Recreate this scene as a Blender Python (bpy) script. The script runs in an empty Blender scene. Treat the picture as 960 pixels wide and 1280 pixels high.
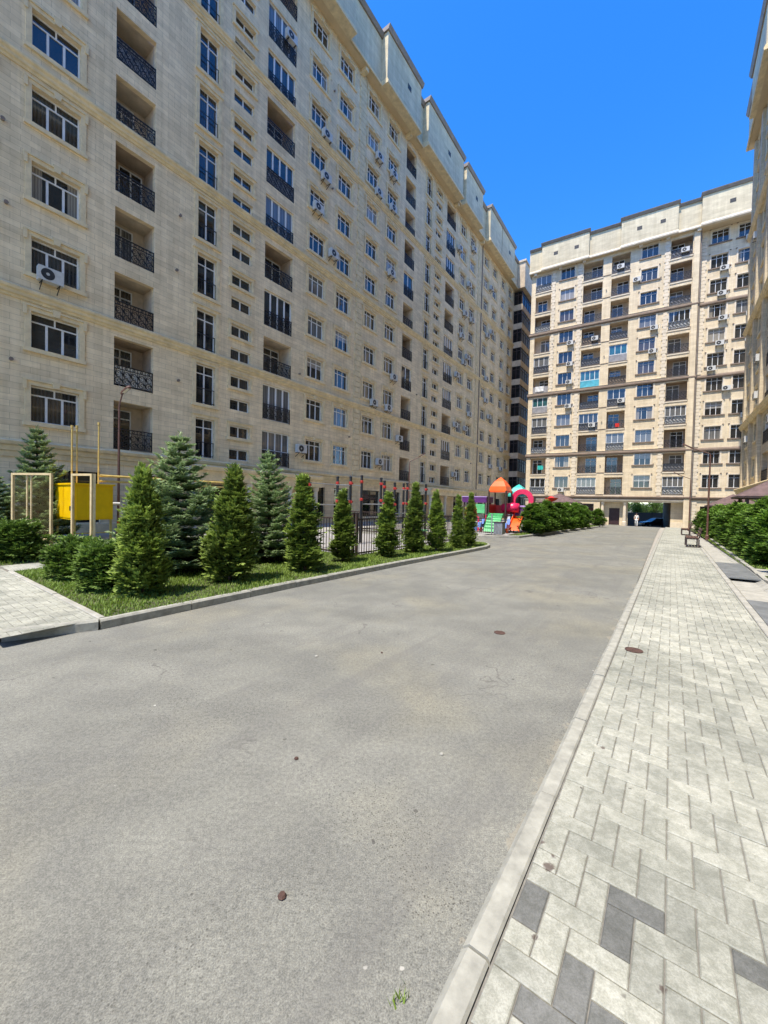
import bpy, math, random
import numpy as np
from mathutils import Vector, Matrix
R = math.radians
PI = math.pi
random.seed(7)
C = bpy.context.scene
COL = C.collection

# ------------------------------------------------------------------ frames
AL, AB = R(36.009), R(122.182)
U = Vector((math.sin(AL), math.cos(AL), 0))      # along the street
N = Vector((math.cos(AL), -math.sin(AL), 0))     # across the street, to the right
ROAD = -0.08
RZ = PI / 2 - AL
def gz(u):
    """ground dips away towards the far block"""
    if u < 28: return 0.0
    if u < 61: return -0.52 * ((u - 28) / 33) ** 1.4
    if u < 100: return -0.52 - 0.036 * (u - 61)
    return -1.92
SH = [0.0, 0.0]                                      # the street edge runs half a degree off the facades
def P(u, n, z=0.0):
    n = n + SH[0] * u + SH[1]
    return Vector((U.x * u + N.x * n, U.y * u + N.y * n, z + gz(u)))

# ------------------------------------------------------------------ materials
def newmat(name):
    m = bpy.data.materials.new(name); m.use_nodes = True
    nt = m.node_tree
    return m, nt, nt.nodes['Principled BSDF']
def node(nt, t, **kw):
    n = nt.nodes.new(t)
    for k, v in kw.items(): setattr(n, k, v)
    return n
def link(nt, a, b): nt.links.new(a, b)
def mixc(nt, fac, a, b, mode='MIX'):
    m = node(nt, 'ShaderNodeMix', data_type='RGBA', blend_type=mode)
    for i, v in ((0, fac), (6, a), (7, b)):
        if hasattr(v, 'is_output'): link(nt, v, m.inputs[i])
        elif i == 0: m.inputs[0].default_value = v
        else: m.inputs[i].default_value = (*v, 1)
    return m.outputs[2]
def ramp(nt, src, p0, p1, c0=(0, 0, 0), c1=(1, 1, 1)):
    r = node(nt, 'ShaderNodeValToRGB')
    r.color_ramp.elements[0].position = p0; r.color_ramp.elements[1].position = p1
    r.color_ramp.elements[0].color = (*c0, 1); r.color_ramp.elements[1].color = (*c1, 1)
    link(nt, src, r.inputs[0]); return r.outputs[0]
def noise(nt, vec, scale, detail=4, rough=.55):
    n = node(nt, 'ShaderNodeTexNoise'); n.inputs['Scale'].default_value = scale
    n.inputs['Detail'].default_value = detail; n.inputs['Roughness'].default_value = rough
    if vec is not None: link(nt, vec, n.inputs['Vector'])
    return n.outputs['Fac']
def mapping(nt, vec, scale):
    m = node(nt, 'ShaderNodeMapping'); m.inputs['Scale'].default_value = scale
    link(nt, vec, m.inputs['Vector']); return m.outputs[0]
def bump(nt, bs, h, strength, dist=.02):
    b = node(nt, 'ShaderNodeBump'); b.inputs['Strength'].default_value = strength
    b.inputs['Distance'].default_value = dist
    link(nt, h, b.inputs['Height']); link(nt, b.outputs[0], bs.inputs['Normal'])
def objco(nt): return node(nt, 'ShaderNodeTexCoord').outputs['Object']
def plain(name, c, rough=.6, metal=0, var=.25, scale=6, bmp=0.0):
    """a painted or cast surface with uneven wear"""
    m, nt, bs = newmat(name)
    co = objco(nt)
    f = noise(nt, co, scale, 5, .65)
    d = tuple(x * (1 - var) for x in c); l = tuple(min(1, x * (1 + var * .6)) for x in c)
    link(nt, ramp(nt, f, .32, .7, d, l), bs.inputs['Base Color'])
    bs.inputs['Roughness'].default_value = rough; bs.inputs['Metallic'].default_value = metal
    if bmp: bump(nt, bs, f, bmp, .01)
    return m
def stone(name, c1, c2, mortar, bw=.62, bh=.245, vein=.5, bstr=.5):
    m, nt, bs = newmat(name)
    co = objco(nt)
    s = node(nt, 'ShaderNodeSeparateXYZ'); link(nt, co, s.inputs[0])
    a = node(nt, 'ShaderNodeMath', operation='ADD'); link(nt, s.outputs[0], a.inputs[0]); link(nt, s.outputs[1], a.inputs[1])
    cb = node(nt, 'ShaderNodeCombineXYZ'); link(nt, a.outputs[0], cb.inputs[0]); link(nt, s.outputs[2], cb.inputs[1])
    b = node(nt, 'ShaderNodeTexBrick', offset=.5)
    b.inputs['Scale'].default_value = 1; b.inputs['Brick Width'].default_value = bw; b.inputs['Row Height'].default_value = bh
    b.inputs['Mortar Size'].default_value = .006; b.inputs['Mortar Smooth'].default_value = .3
    b.inputs['Color1'].default_value = (*c1, 1); b.inputs['Color2'].default_value = (*c2, 1); b.inputs['Mortar'].default_value = (*mortar, 1)
    link(nt, cb.outputs[0], b.inputs['Vector'])
    v = noise(nt, mapping(nt, cb.outputs[0], (.9, 7, 1)), 1.3, 6, .6)
    big = noise(nt, mapping(nt, cb.outputs[0], (1, .35, 1)), .33, 5, .6)
    c = mixc(nt, vein, b.outputs['Color'], ramp(nt, v, .3, .72, (.86, .85, .82), (1.14, 1.13, 1.11)), 'MULTIPLY')
    c = mixc(nt, .7, c, ramp(nt, big, .34, .66, (.90, .90, .89), (1.10, 1.09, 1.08)), 'MULTIPLY')
    dr = noise(nt, mapping(nt, cb.outputs[0], (3.2, .14, 1)), 1.0, 5, .65)
    c = mixc(nt, .55, c, ramp(nt, dr, .42, .60, (.86, .85, .82), (1.08, 1.08, 1.08)), 'MULTIPLY')
    pc = noise(nt, mapping(nt, cb.outputs[0], (.8, 2.0, 1)), .9, 2, .5)
    c = mixc(nt, .6, c, ramp(nt, pc, .42, .6, (.91, .90, .88), (1.09, 1.09, 1.08)), 'MULTIPLY')
    link(nt, c, bs.inputs['Base Color'])
    bs.inputs['Roughness'].default_value = .75
    h = mixc(nt, .5, b.outputs['Fac'], v)
    bb = node(nt, 'ShaderNodeBump', invert=True); bb.inputs['Strength'].default_value = bstr; bb.inputs['Distance'].default_value = .012
    link(nt, h, bb.inputs['Height']); link(nt, bb.outputs[0], bs.inputs['Normal'])
    return m
def glass(name, base, stripe=None, rough=.03, ior=1.75):
    m, nt, bs = newmat(name)
    if stripe:
        co = objco(nt)
        w = node(nt, 'ShaderNodeTexWave', wave_type='BANDS', bands_direction='X')
        w.inputs['Scale'].default_value = 2.4; w.inputs['Distortion'].default_value = 2.5; w.inputs['Detail'].default_value = 2
        link(nt, mapping(nt, co, (1, 1, .1)), w.inputs['Vector'])
        link(nt, mixc(nt, w.outputs['Fac'], base, stripe), bs.inputs['Base Color'])
    else:
        co = objco(nt); f = noise(nt, co, 1.6, 2)
        link(nt, ramp(nt, f, .35, .65, base, tuple(x * 1.9 + .004 for x in base)), bs.inputs['Base Color'])
    bs.inputs['Roughness'].default_value = rough; bs.inputs['IOR'].default_value = ior
    return m
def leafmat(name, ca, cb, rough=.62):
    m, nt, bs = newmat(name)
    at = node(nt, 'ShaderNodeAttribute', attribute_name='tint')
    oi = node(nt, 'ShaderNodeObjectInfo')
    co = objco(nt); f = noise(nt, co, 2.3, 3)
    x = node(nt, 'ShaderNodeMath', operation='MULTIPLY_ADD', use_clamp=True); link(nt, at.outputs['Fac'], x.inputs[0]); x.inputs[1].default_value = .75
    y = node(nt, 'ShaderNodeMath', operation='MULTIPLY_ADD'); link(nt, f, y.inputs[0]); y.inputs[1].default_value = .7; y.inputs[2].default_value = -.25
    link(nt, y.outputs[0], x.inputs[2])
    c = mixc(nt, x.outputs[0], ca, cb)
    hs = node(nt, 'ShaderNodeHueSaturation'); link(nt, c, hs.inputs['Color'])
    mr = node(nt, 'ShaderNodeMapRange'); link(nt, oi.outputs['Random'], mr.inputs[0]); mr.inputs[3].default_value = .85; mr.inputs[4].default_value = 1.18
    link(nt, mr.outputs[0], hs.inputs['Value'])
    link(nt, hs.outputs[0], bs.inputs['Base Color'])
    bs.inputs['Roughness'].default_value = rough
    tr = node(nt, 'ShaderNodeBsdfTranslucent'); link(nt, hs.outputs[0], tr.inputs['Color'])
    mx = node(nt, 'ShaderNodeMixShader'); mx.inputs[0].default_value = .28
    link(nt, bs.outputs[0], mx.inputs[1]); link(nt, tr.outputs[0], mx.inputs[2])
    link(nt, mx.outputs[0], nt.nodes['Material Output'].inputs['Surface'])
    return m

M = {}
M['stone'] = stone('limestone_shade_block', (.87, .715, .475), (.75, .61, .40), (.46, .365, .23), vein=.5)
M['stone_right_shade_tint'] = stone('limestone_right_shade_tint', (.62, .53, .375), (.54, .455, .32), (.33, .27, .19), vein=.75)  # left block's limestone, greyed and darkened: shade put into the base colour
M['stone_far'] = stone('limestone_far_block', (.71, .605, .435), (.645, .545, .39), (.50, .415, .29), bw=.7, bh=.3, vein=.35)
M['trim'] = plain('stone_trim', (.77, .63, .385), .75, var=.22, scale=2.2, bmp=.1)
M['trim_far'] = plain('stone_trim_pale', (.70, .61, .47), .75, var=.15, scale=2)
M['trim_brown'] = plain('brown_string_course', (.21, .155, .115), .7, var=.25, scale=1.5)
M['soffit'] = plain('soffit_plaster', (.64, .51, .32), .8, var=.12, scale=.8)
M['parapet'] = stone('parapet_stone', (.64, .565, .405), (.56, .49, .345), (.44, .38, .265), bw=1.2, bh=.42, vein=.55, bstr=.25)
M['coping'] = plain('coping_metal', (.24, .19, .15), .5, var=.25, scale=1.2)
M['stucco'] = plain('loggia_stucco', (.60, .49, .36), .85, var=.25, scale=1.6)
M['stucco_brown'] = plain('loggia_stucco_brown', (.42, .32, .23), .85, var=.25, scale=1.6)
M['white_frame'] = plain('white_upvc', (.74, .75, .75), .35, var=.1, scale=3)
M['iron'] = plain('black_wrought_iron', (.018, .017, .018), .45, var=.3, scale=8)
M['white_panel'] = plain('white_sheet', (.70, .70, .68), .5, var=.18, scale=3)
M['grey_panel'] = plain('grey_frosted_sheet', (.30, .29, .29), .35, var=.3, scale=2)
M['blue_panel'] = plain('turquoise_sheet', (.10, .42, .52), .3, var=.3, scale=2)
M['pane_dark'] = glass('window_glass_dark', (.012, .013, .014))
M['pane_mid'] = glass('window_glass_blind', (.05, .05, .048), (.018, .018, .018))
M['pane_net'] = glass('window_glass_net_curtain', (.20, .20, .195), (.07, .07, .068))
M['pane_warm'] = glass('window_glass_drape', (.10, .075, .052), (.035, .028, .022))
M['pane_teal'] = glass('window_glass_tinted', (.012, .06, .065), None, .02, 2.0)
def split_pane(name, axis, lim, light, dark, inside=True):
    m, nt, bs = newmat(name); co = objco(nt); sp = node(nt, 'ShaderNodeSeparateXYZ'); link(nt, co, sp.inputs[0])
    a = node(nt, 'ShaderNodeMath', operation='SUBTRACT'); link(nt, sp.outputs[axis], a.inputs[0]); a.inputs[1].default_value = lim[0]
    b = node(nt, 'ShaderNodeMath', operation='ABSOLUTE'); link(nt, a.outputs[0], b.inputs[0])
    c = node(nt, 'ShaderNodeMath', operation='GREATER_THAN'); link(nt, b.outputs[0], c.inputs[0]); c.inputs[1].default_value = lim[1]
    w = node(nt, 'ShaderNodeTexWave', bands_direction='X' if axis == 0 else 'Z'); w.inputs['Scale'].default_value = 3.2 if axis == 0 else 7; w.inputs['Distortion'].default_value = 1.2; link(nt, co, w.inputs['Vector'])
    lt = mixc(nt, w.outputs['Fac'], light, tuple(x * .55 for x in light))
    link(nt, mixc(nt, c.outputs[0], dark, lt), bs.inputs['Base Color']); bs.inputs['Roughness'].default_value = .04; bs.inputs['IOR'].default_value = 1.7
    return m
M['pane_curtain'] = split_pane('window_glass_side_curtains', 0, (.8, .42), (.30, .27, .22), (.012, .012, .012))
M['pane_blind'] = split_pane('window_glass_roller_blind', 2, (.2, .62), (.36, .35, .33), (.014, .014, .014))
M['pane_shut'] = glass('window_glass_full_curtain', (.34, .32, .28), (.20, .185, .16))
M['shop_glass'] = glass('shop_glass', (.010, .010, .010))
M['ac_white'] = plain('ac_casing', (.56, .56, .53), .45, var=.15, scale=5)
M['ac_dark'] = plain('ac_grille', (.03, .03, .03), .5, var=.3, scale=14)
M['yellow'] = plain('yellow_enamel', (.95, .56, .0), .38, var=.14, scale=2.5)
M['yellow_pipe'] = plain('faded_yellow_paint', (.60, .44, .13), .5, var=.25, scale=6)
M['cream_frame'] = plain('cream_painted_steel', (.70, .55, .30), .5, var=.25, scale=5)
M['wire'] = plain('tan_wire', (.34, .25, .11), .5, var=.25, scale=5)
M['clamp'] = plain('dull_red_cast_clamp', (.38, .03, .022), .45, var=.3, scale=9)
M['lamp_brown'] = plain('red_brown_lamp_paint', (.13, .062, .045), .5, var=.3, scale=7)
M['iron_brown'] = plain('brown_painted_steel', (.055, .035, .03), .5, var=.35, scale=7)
M['black_post'] = plain('black_powder_coat', (.02, .02, .022), .4, var=.3, scale=5)
M['red'] = plain('red_plastic', (.62, .035, .025), .4, var=.2, scale=4)
M['pink'] = plain('pink_plastic', (.72, .025, .11), .3, var=.2, scale=3)
M['orange'] = plain('orange_plastic', (.88, .115, .008), .38, var=.18, scale=3)
M['teal'] = plain('teal_plastic', (.03, .46, .40), .4, var=.2, scale=3)
M['green_pl'] = plain('green_plastic', (.13, .55, .22), .4, var=.25, scale=3)
M['purple'] = plain('purple_plastic', (.11, .025, .16), .4, var=.25, scale=3)
M['lilac'] = plain('lilac_plastic', (.45, .30, .62), .4, var=.2, scale=3)
M['blue_pl'] = plain('blue_plastic', (.12, .22, .55), .4, var=.25, scale=3)
M['wood_brown'] = plain('brown_varnished_slats', (.105, .048, .034), .45, var=.4, scale=9)
M['roof_mauve'] = plain('mauve_brown_shingle', (.13, .085, .085), .75, var=.35, scale=4)
M['galv'] = plain('galvanised_steel', (.42, .43, .44), .4, .6, var=.25, scale=6)
M['cover_plate'] = plain('grey_cover_plate', (.17, .18, .185), .5, var=.35, scale=2.6, bmp=.1)
M['rust'] = plain('rusted_cast_iron', (.085, .045, .034), .8, var=.45, scale=22, bmp=.3)
M['bark'] = plain('grey_brown_bark', (.10, .075, .055), .9, var=.45, scale=14, bmp=.5)
M['lamp_white'] = plain('lamp_lens', (.75, .75, .72), .3, var=.08)
M['beige_wall'] = plain('beige_render', (.40, .32, .235), .85, var=.25, scale=4)
M['skin'] = plain('skin', (.42, .25, .18), .6, var=.1)
M['hair'] = plain('dark_hair', (.03, .022, .018), .7, var=.2)
M['cloth_white'] = plain('white_cotton', (.78, .78, .76), .9, var=.08)
M['car_blue'] = plain('dark_blue_car_paint', (.028, .034, .05), .25, .3, var=.1)
M['tyre'] = plain('tyre_rubber', (.02, .02, .02), .8, var=.2)
M['door_dark'] = plain('dark_maroon_door', (.045, .02, .022), .5, var=.25, scale=3)
M['dark_wall'] = plain('dark_boundary_panel', (.035, .035, .04), .7, var=.3, scale=1)
M['pale_wall'] = plain('pale_render', (.62, .60, .56), .8, var=.2, scale=.6)
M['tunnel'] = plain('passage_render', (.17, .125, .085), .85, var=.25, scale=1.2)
M['thuja'] = leafmat('thuja_foliage', (.050, .098, .018), (.33, .45, .08))
M['yew'] = leafmat('dark_bush_foliage', (.032, .080, .016), (.20, .32, .05))
M['spruce'] = leafmat('spruce_needles', (.034, .070, .026), (.36, .48, .23))
M['hedge'] = leafmat('hedge_foliage', (.034, .09, .015), (.22, .38, .05))
M['broad'] = leafmat('broad_leaves', (.045, .10, .015), (.16, .26, .04))
M['grass'] = leafmat('grass_blades', (.09, .16, .02), (.27, .38, .06))

def mat_asphalt():
    m, nt, bs = newmat('worn_asphalt')
    co = objco(nt)
    fine = noise(nt, co, 150, 3, .8); mid = noise(nt, co, 38, 3, .7); pat = noise(nt, co, 1.7, 5, .65)
    big = noise(nt, mapping(nt, co, (.5, 1.3, 1)), .55, 6, .62)
    c = ramp(nt, big, .40, .62, (.170, .173, .157), (.211, .214, .193))
    c = mixc(nt, .85, c, ramp(nt, fine, .38, .62, (.62, .62, .61), (1.36, 1.35, 1.32)), 'MULTIPLY')
    c = mixc(nt, .6, c, ramp(nt, mid, .40, .60, (.74, .74, .74), (1.2, 1.19, 1.17)), 'MULTIPLY')
    c = mixc(nt, .55, c, ramp(nt, pat, .40, .60, (.80, .80, .81), (1.10, 1.10, 1.08)), 'MULTIPLY')
    sand = noise(nt, co, .42, 4, .55)                                   # sandy worn zones
    c = mixc(nt, ramp(nt, sand, .50, .62, (0, 0, 0), (.55, .55, .55)), c, mixc(nt, 1, c, (1.10, 1.04, .90), 'MULTIPLY'))
    d = node(nt, 'ShaderNodeVectorMath', operation='DOT_PRODUCT'); link(nt, co, d.inputs[0]); d.inputs[1].default_value = (N.x + .0096 * -U.x, N.y - .0096 * U.y, 0)
    e = node(nt, 'ShaderNodeMath', operation='MULTIPLY_ADD'); link(nt, pat, e.inputs[0]); e.inputs[1].default_value = 1.1; link(nt, d.outputs['Value'], e.inputs[2])
    c = mixc(nt, ramp(nt, e.outputs[0], -.45, .0, (0, 0, 0), (.8, .8, .8)), c, mixc(nt, .6, c, (.27, .245, .19)))   # dust lying along the kerb
    nt.nodes[-1].label = 'dust'
    v = node(nt, 'ShaderNodeTexVoronoi'); v.inputs['Scale'].default_value = 58; link(nt, co, v.inputs['Vector'])
    pm = noise(nt, co, .8, 3)                                           # open pores
    pores = node(nt, 'ShaderNodeMath', operation='MULTIPLY')
    link(nt, ramp(nt, v.outputs['Distance'], .14, .30, (1, 1, 1), (0, 0, 0)), pores.inputs[0]); link(nt, ramp(nt, pm, .40, .58), pores.inputs[1])
    c = mixc(nt, pores.outputs[0], c, mixc(nt, 1, c, (.42, .40, .39), 'MULTIPLY'))
    st = noise(nt, co, 2.6, 5, .7)                                      # oil and drip stains, irregular
    c = mixc(nt, ramp(nt, st, .70, .735, (0, 0, 0), (.7, .7, .7)), c, (.07, .066, .06))
    s2 = noise(nt, co, 9.5, 2, .5)
    c = mixc(nt, ramp(nt, s2, .745, .765, (0, 0, 0), (.7, .7, .7)), c, (.05, .047, .042))
    s3 = noise(nt, co, 13.0, 1, .5)
    c = mixc(nt, ramp(nt, s3, .80, .82, (0, 0, 0), (.8, .8, .8)), c, (.45, .44, .40))
    rot = node(nt, 'ShaderNodeMapping'); rot.inputs['Rotation'].default_value = (0, 0, AL); link(nt, co, rot.inputs['Vector'])
    sc = noise(nt, mapping(nt, rot.outputs[0], (2.6, .16, 1)), 1.0, 5, .7)  # tyre scuffs along the street
    c = mixc(nt, ramp(nt, sc, .54, .68, (0, 0, 0), (.38, .38, .38)), c, (.12, .118, .112))
    cr = node(nt, 'ShaderNodeTexVoronoi', feature='DISTANCE_TO_EDGE'); cr.inputs['Scale'].default_value = .45
    wv = node(nt, 'ShaderNodeVectorMath', operation='ADD'); link(nt, co, wv.inputs[0])
    nz = node(nt, 'ShaderNodeTexNoise'); nz.inputs['Scale'].default_value = 2.2; nz.inputs['Detail'].default_value = 5; link(nt, co, nz.inputs['Vector']); link(nt, nz.outputs['Color'], wv.inputs[1])
    link(nt, wv.outputs[0], cr.inputs['Vector'])
    cm = node(nt, 'ShaderNodeMath', operation='MULTIPLY'); link(nt, ramp(nt, cr.outputs['Distance'], .002, .006, (.7, .7, .7), (0, 0, 0)), cm.inputs[0]); link(nt, ramp(nt, big, .50, .56), cm.inputs[1])
    c = mixc(nt, cm.outputs[0], c, (.085, .08, .075))
    link(nt, c, bs.inputs['Base Color']); bs.inputs['Roughness'].default_value = .9
    h = mixc(nt, .5, fine, mid); bump(nt, bs, h, .5, .006)
    return m
M['asphalt'] = mat_asphalt()
def mat_paver(name, base, dark):
    m, nt, bs = newmat(name)
    at = node(nt, 'ShaderNodeAttribute', attribute_name='tint'); co = objco(nt)
    fine = noise(nt, co, 130, 3, .8); blot = noise(nt, co, 6, 5, .7); edge = noise(nt, co, 24, 4, .7); walk = noise(nt, co, .9, 4, .6)
    c = ramp(nt, at.outputs['Fac'], .05, 1, dark, base)
    r = nt.nodes[-1].color_ramp; e = r.elements.new(.24); e.color = (base[0] * .74, base[1] * .75, base[2] * .76, 1)
    c = mixc(nt, .6, c, ramp(nt, fine, .40, .60, (.76, .76, .75), (1.16, 1.16, 1.15)), 'MULTIPLY')
    c = mixc(nt, .8, c, ramp(nt, blot, .40, .60, (.80, .81, .79), (1.07, 1.07, 1.06)), 'MULTIPLY')
    c = mixc(nt, .6, c, ramp(nt, edge, .42, .58, (.84, .84, .81), (1.06, 1.06, 1.06)), 'MULTIPLY')
    c = mixc(nt, .9, c, ramp(nt, walk, .40, .58, (.74, .75, .74), (1.04, 1.04, 1.03)), 'MULTIPLY')
    st = noise(nt, co, 7.5, 3, .6)
    c = mixc(nt, ramp(nt, st, .70, .735, (0, 0, 0), (.7, .7, .7)), c, (.09, .08, .07))
    s2 = noise(nt, co, 17, 2, .5)
    c = mixc(nt, ramp(nt, s2, .745, .77, (0, 0, 0), (.75, .75, .75)), c, (.07, .06, .05))
    for px, py, r0 in STAINS:                                            # trodden berries and droppings
        d = node(nt, 'ShaderNodeVectorMath', operation='DISTANCE'); link(nt, co, d.inputs[0]); d.inputs[1].default_value = (px, py, 0)
        k = node(nt, 'ShaderNodeMath', operation='MULTIPLY_ADD'); link(nt, edge, k.inputs[0]); k.inputs[1].default_value = r0 * 2.4; link(nt, d.outputs['Value'], k.inputs[2])
        c = mixc(nt, ramp(nt, k.outputs[0], r0 * 1.75, r0 * 2.1, (.85, .85, .85), (0, 0, 0)), c, (.085, .06, .05))
    link(nt, c, bs.inputs['Base Color']); bs.inputs['Roughness'].default_value = .82
    bump(nt, bs, mixc(nt, .5, fine, edge), .35, .004)
    return m
STAINS = [(.815, 1.875, .022), (.79, 1.745, .034), (.84, 1.80, .014), (1.55, 2.64, .02), (.62, 1.45, .015), (1.0, 1.3, .014)]
M['paver'] = mat_paver('concrete_pavers', (.41, .41, .36), (.155, .158, .153))
M['kerb'] = plain('kerb_concrete', (.33, .328, .285), .85, var=.3, scale=9, bmp=.25)
M['kerb_far'] = plain('kerb_concrete_pale', (.36, .352, .31), .85, var=.25, scale=5, bmp=.2)
M['joint'] = plain('joint_sand', (.19, .18, .155), .95, var=.3, scale=30)
M['soil'] = plain('lawn_soil', (.065, .075, .028), .95, var=.4, scale=3)
M['dust'] = plain('dusty_ground', (.34, .32, .28), .95, var=.25, scale=1.5)
M['rubber'] = plain('grey_sports_rubber', (.30, .29, .28), .9, var=.2, scale=3)

# ------------------------------------------------------------------ mesh helpers
class MB:
    def __init__(s): s.v = []; s.f = []; s.t = []; s.smooth = False
    def quad(s, a, b, c, d):
        i = len(s.v); s.v += [a, b, c, d]; s.f.append((i, i + 1, i + 2, i + 3))
    def box(s, x0, x1, y0, y1, z0, z1):
        i = len(s.v)
        s.v += [(x0, y0, z0), (x1, y0, z0), (x1, y1, z0), (x0, y1, z0), (x0, y0, z1), (x1, y0, z1), (x1, y1, z1), (x0, y1, z1)]
        s.f += [(i, i + 3, i + 2, i + 1), (i + 4, i + 5, i + 6, i + 7), (i, i + 1, i + 5, i + 4), (i + 1, i + 2, i + 6, i + 5), (i + 2, i + 3, i + 7, i + 6), (i + 3, i, i + 4, i + 7)]
        return s
    def prism(s, poly, axis, a, b):
        """poly of (p,q) swept along axis x: (a..b, p, q); y: (p, a..b, q); z: (p, q, a..b)"""
        f = {'x': lambda t, p, q: (t, p, q), 'y': lambda t, p, q: (p, t, q), 'z': lambda t, p, q: (p, q, t)}[axis]
        i = len(s.v); n = len(poly)
        s.v += [f(a, p, q) for p, q in poly] + [f(b, p, q) for p, q in poly]
        for k in range(n): s.f.append((i + k, i + (k + 1) % n, i + n + (k + 1) % n, i + n + k))
        s.f.append(tuple(i + k for k in range(n))); s.f.append(tuple(i + n + k for k in reversed(range(n))))
        return s
    def tube(s, pts, r, n=8, cap=True):
        pts = [Vector(p) for p in pts]; i0 = len(s.v)
        rr = r if isinstance(r, (list, tuple)) else [r] * len(pts)
        up = Vector((0, 0, 1))
        for k, p in enumerate(pts):
            d = (pts[min(k + 1, len(pts) - 1)] - pts[max(k - 1, 0)]).normalized()
            a = d.cross(up); a = a.normalized() if a.length > .05 else Vector((1, 0, 0))
            b = a.cross(d).normalized()
            for j in range(n):
                t = 2 * PI * j / n
                s.v.append(tuple(p + (a * math.cos(t) + b * math.sin(t)) * rr[k]))
        for k in range(len(pts) - 1):
            for j in range(n):
                s.f.append((i0 + k * n + j, i0 + k * n + (j + 1) % n, i0 + (k + 1) * n + (j + 1) % n, i0 + (k + 1) * n + j))
        if cap:
            s.f.append(tuple(i0 + j for j in reversed(range(n)))); s.f.append(tuple(i0 + (len(pts) - 1) * n + j for j in range(n)))
        return s
    def lathe(s, prof, n=16, c=(0, 0, 0)):
        i0 = len(s.v)
        for r, z in prof:
            for j in range(n):
                t = 2 * PI * (j + .5) / n
                s.v.append((c[0] + r * math.cos(t), c[1] + r * math.sin(t), c[2] + z))
        for k in range(len(prof) - 1):
            for j in range(n): s.f.append((i0 + k * n + j, i0 + k * n + (j + 1) % n, i0 + (k + 1) * n + (j + 1) % n, i0 + (k + 1) * n + j))
        s.f.append(tuple(i0 + j for j in reversed(range(n)))); s.f.append(tuple(i0 + (len(prof) - 1) * n + j for j in range(n)))
        return s
    def mesh(s, name, m, smooth=False):
        me = bpy.data.meshes.new(name); me.from_pydata([tuple(v) for v in s.v], [], s.f); me.materials.append(m)
        if s.t:
            at = me.attributes.new('tint', 'FLOAT', 'POINT'); at.data.foreach_set('value', s.t)
        if smooth: me.polygons.foreach_set('use_smooth', [True] * len(me.polygons))
        me.update(); return me
    def build(s, name, m, parent=None, loc=(0, 0, 0), rz=0, smooth=False): return inst(s.mesh(name, m, smooth), name, parent, loc, rz)
def inst(me, name, parent=None, loc=(0, 0, 0), rz=0, sc=None):
    o = bpy.data.objects.new(name, me); COL.objects.link(o); o.location = loc; o.rotation_euler = (0, 0, rz)
    if sc is not None: o.scale = sc if isinstance(sc, (tuple, list)) else (sc, sc, sc)
    if parent: o.parent = parent
    return o
def tag(o, label, cat, group=None):
    o['label'] = label; o['category'] = cat
    if group: o['group'] = group
    return o
def thing(name, label, cat, loc=(0, 0, 0), rz=0, group=None): return tag(inst(None, name, None, loc, rz), label, cat, group)
def struct(mb, name, m, smooth=False):
    o = mb.build(name, m, smooth=smooth); o['kind'] = 'structure'; return o
def stuff(o): o['kind'] = 'stuff'; return o

ORD = ['zero', 'first', 'second', 'third', 'fourth', 'fifth', 'sixth', 'seventh', 'eighth', 'ninth', 'tenth', 'eleventh', 'twelfth', 'thirteenth']

# ------------------------------------------------------------------ facade pieces (local: x along, -y outward, z up)
def wall(mb, x0, x1, z0, z1, ops, y=0.0):
    xs = sorted({x0, x1, *[v for o in ops for v in o[:2] if x0 < v < x1]})
    for a, b in zip(xs, xs[1:]):
        m = (a + b) / 2
        blk = sorted((o[2], o[3]) for o in ops if o[0] < m < o[1])
        z = z0
        for p, q in blk:
            if p > z + 1e-4: mb.quad((a, y, z), (b, y, z), (b, y, p), (a, y, p))
            z = max(z, q)
        if z < z1 - 1e-4: mb.quad((a, y, z), (b, y, z), (b, y, z1), (a, y, z1))
    for o in ops:
        a, b, p, q, d = o
        mb.quad((a, y, p), (a, y, q), (a, y + d, q), (a, y + d, p)); mb.quad((b, y, q), (b, y, p), (b, y + d, p), (b, y + d, q))
        mb.quad((a, y, q), (b, y, q), (b, y + d, q), (a, y + d, q)); mb.quad((b, y, p), (a, y, p), (a, y + d, p), (b, y + d, p))
def surround_mesh(w, h, m, wd=.19, style=0):
    b = MB()
    if style == 2:                                                       # pale jambs only, sill and hood ends are parts
        b.box(-wd, -.003, -.05, .02, 0.0, h); b.box(w + .003, w + wd, -.05, .02, 0.0, h); b.box(-wd, w + wd, -.055, .02, h + .003, h + .14)
        return b.mesh('window', m)
    b.box(-wd, -.003, -.055, .02, 0.0, h); b.box(w + .003, w + wd, -.055, .02, 0.0, h)
    b.box(-wd - .05, w + wd + .05, -.10, .02, -.17, -.003)          # sill
    b.box(-wd, w + wd, -.06, .02, h + .003, h + .17)
    b.box(-wd - .06, w + wd + .06, -.11, .02, h + .173, h + .24)    # hood
    if style == 0:
        b.prism([(w / 2 - .10, h + .01), (w / 2 + .10, h + .01), (w / 2 + .14, h + .30), (w / 2 - .14, h + .30)], 'y', -.125, -.02)
        for sx in (-wd - .06, w + wd - .06): b.box(sx, sx + .12, -.10, -.056, h - .18, h + .171)
    return b.mesh('window', m)
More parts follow.
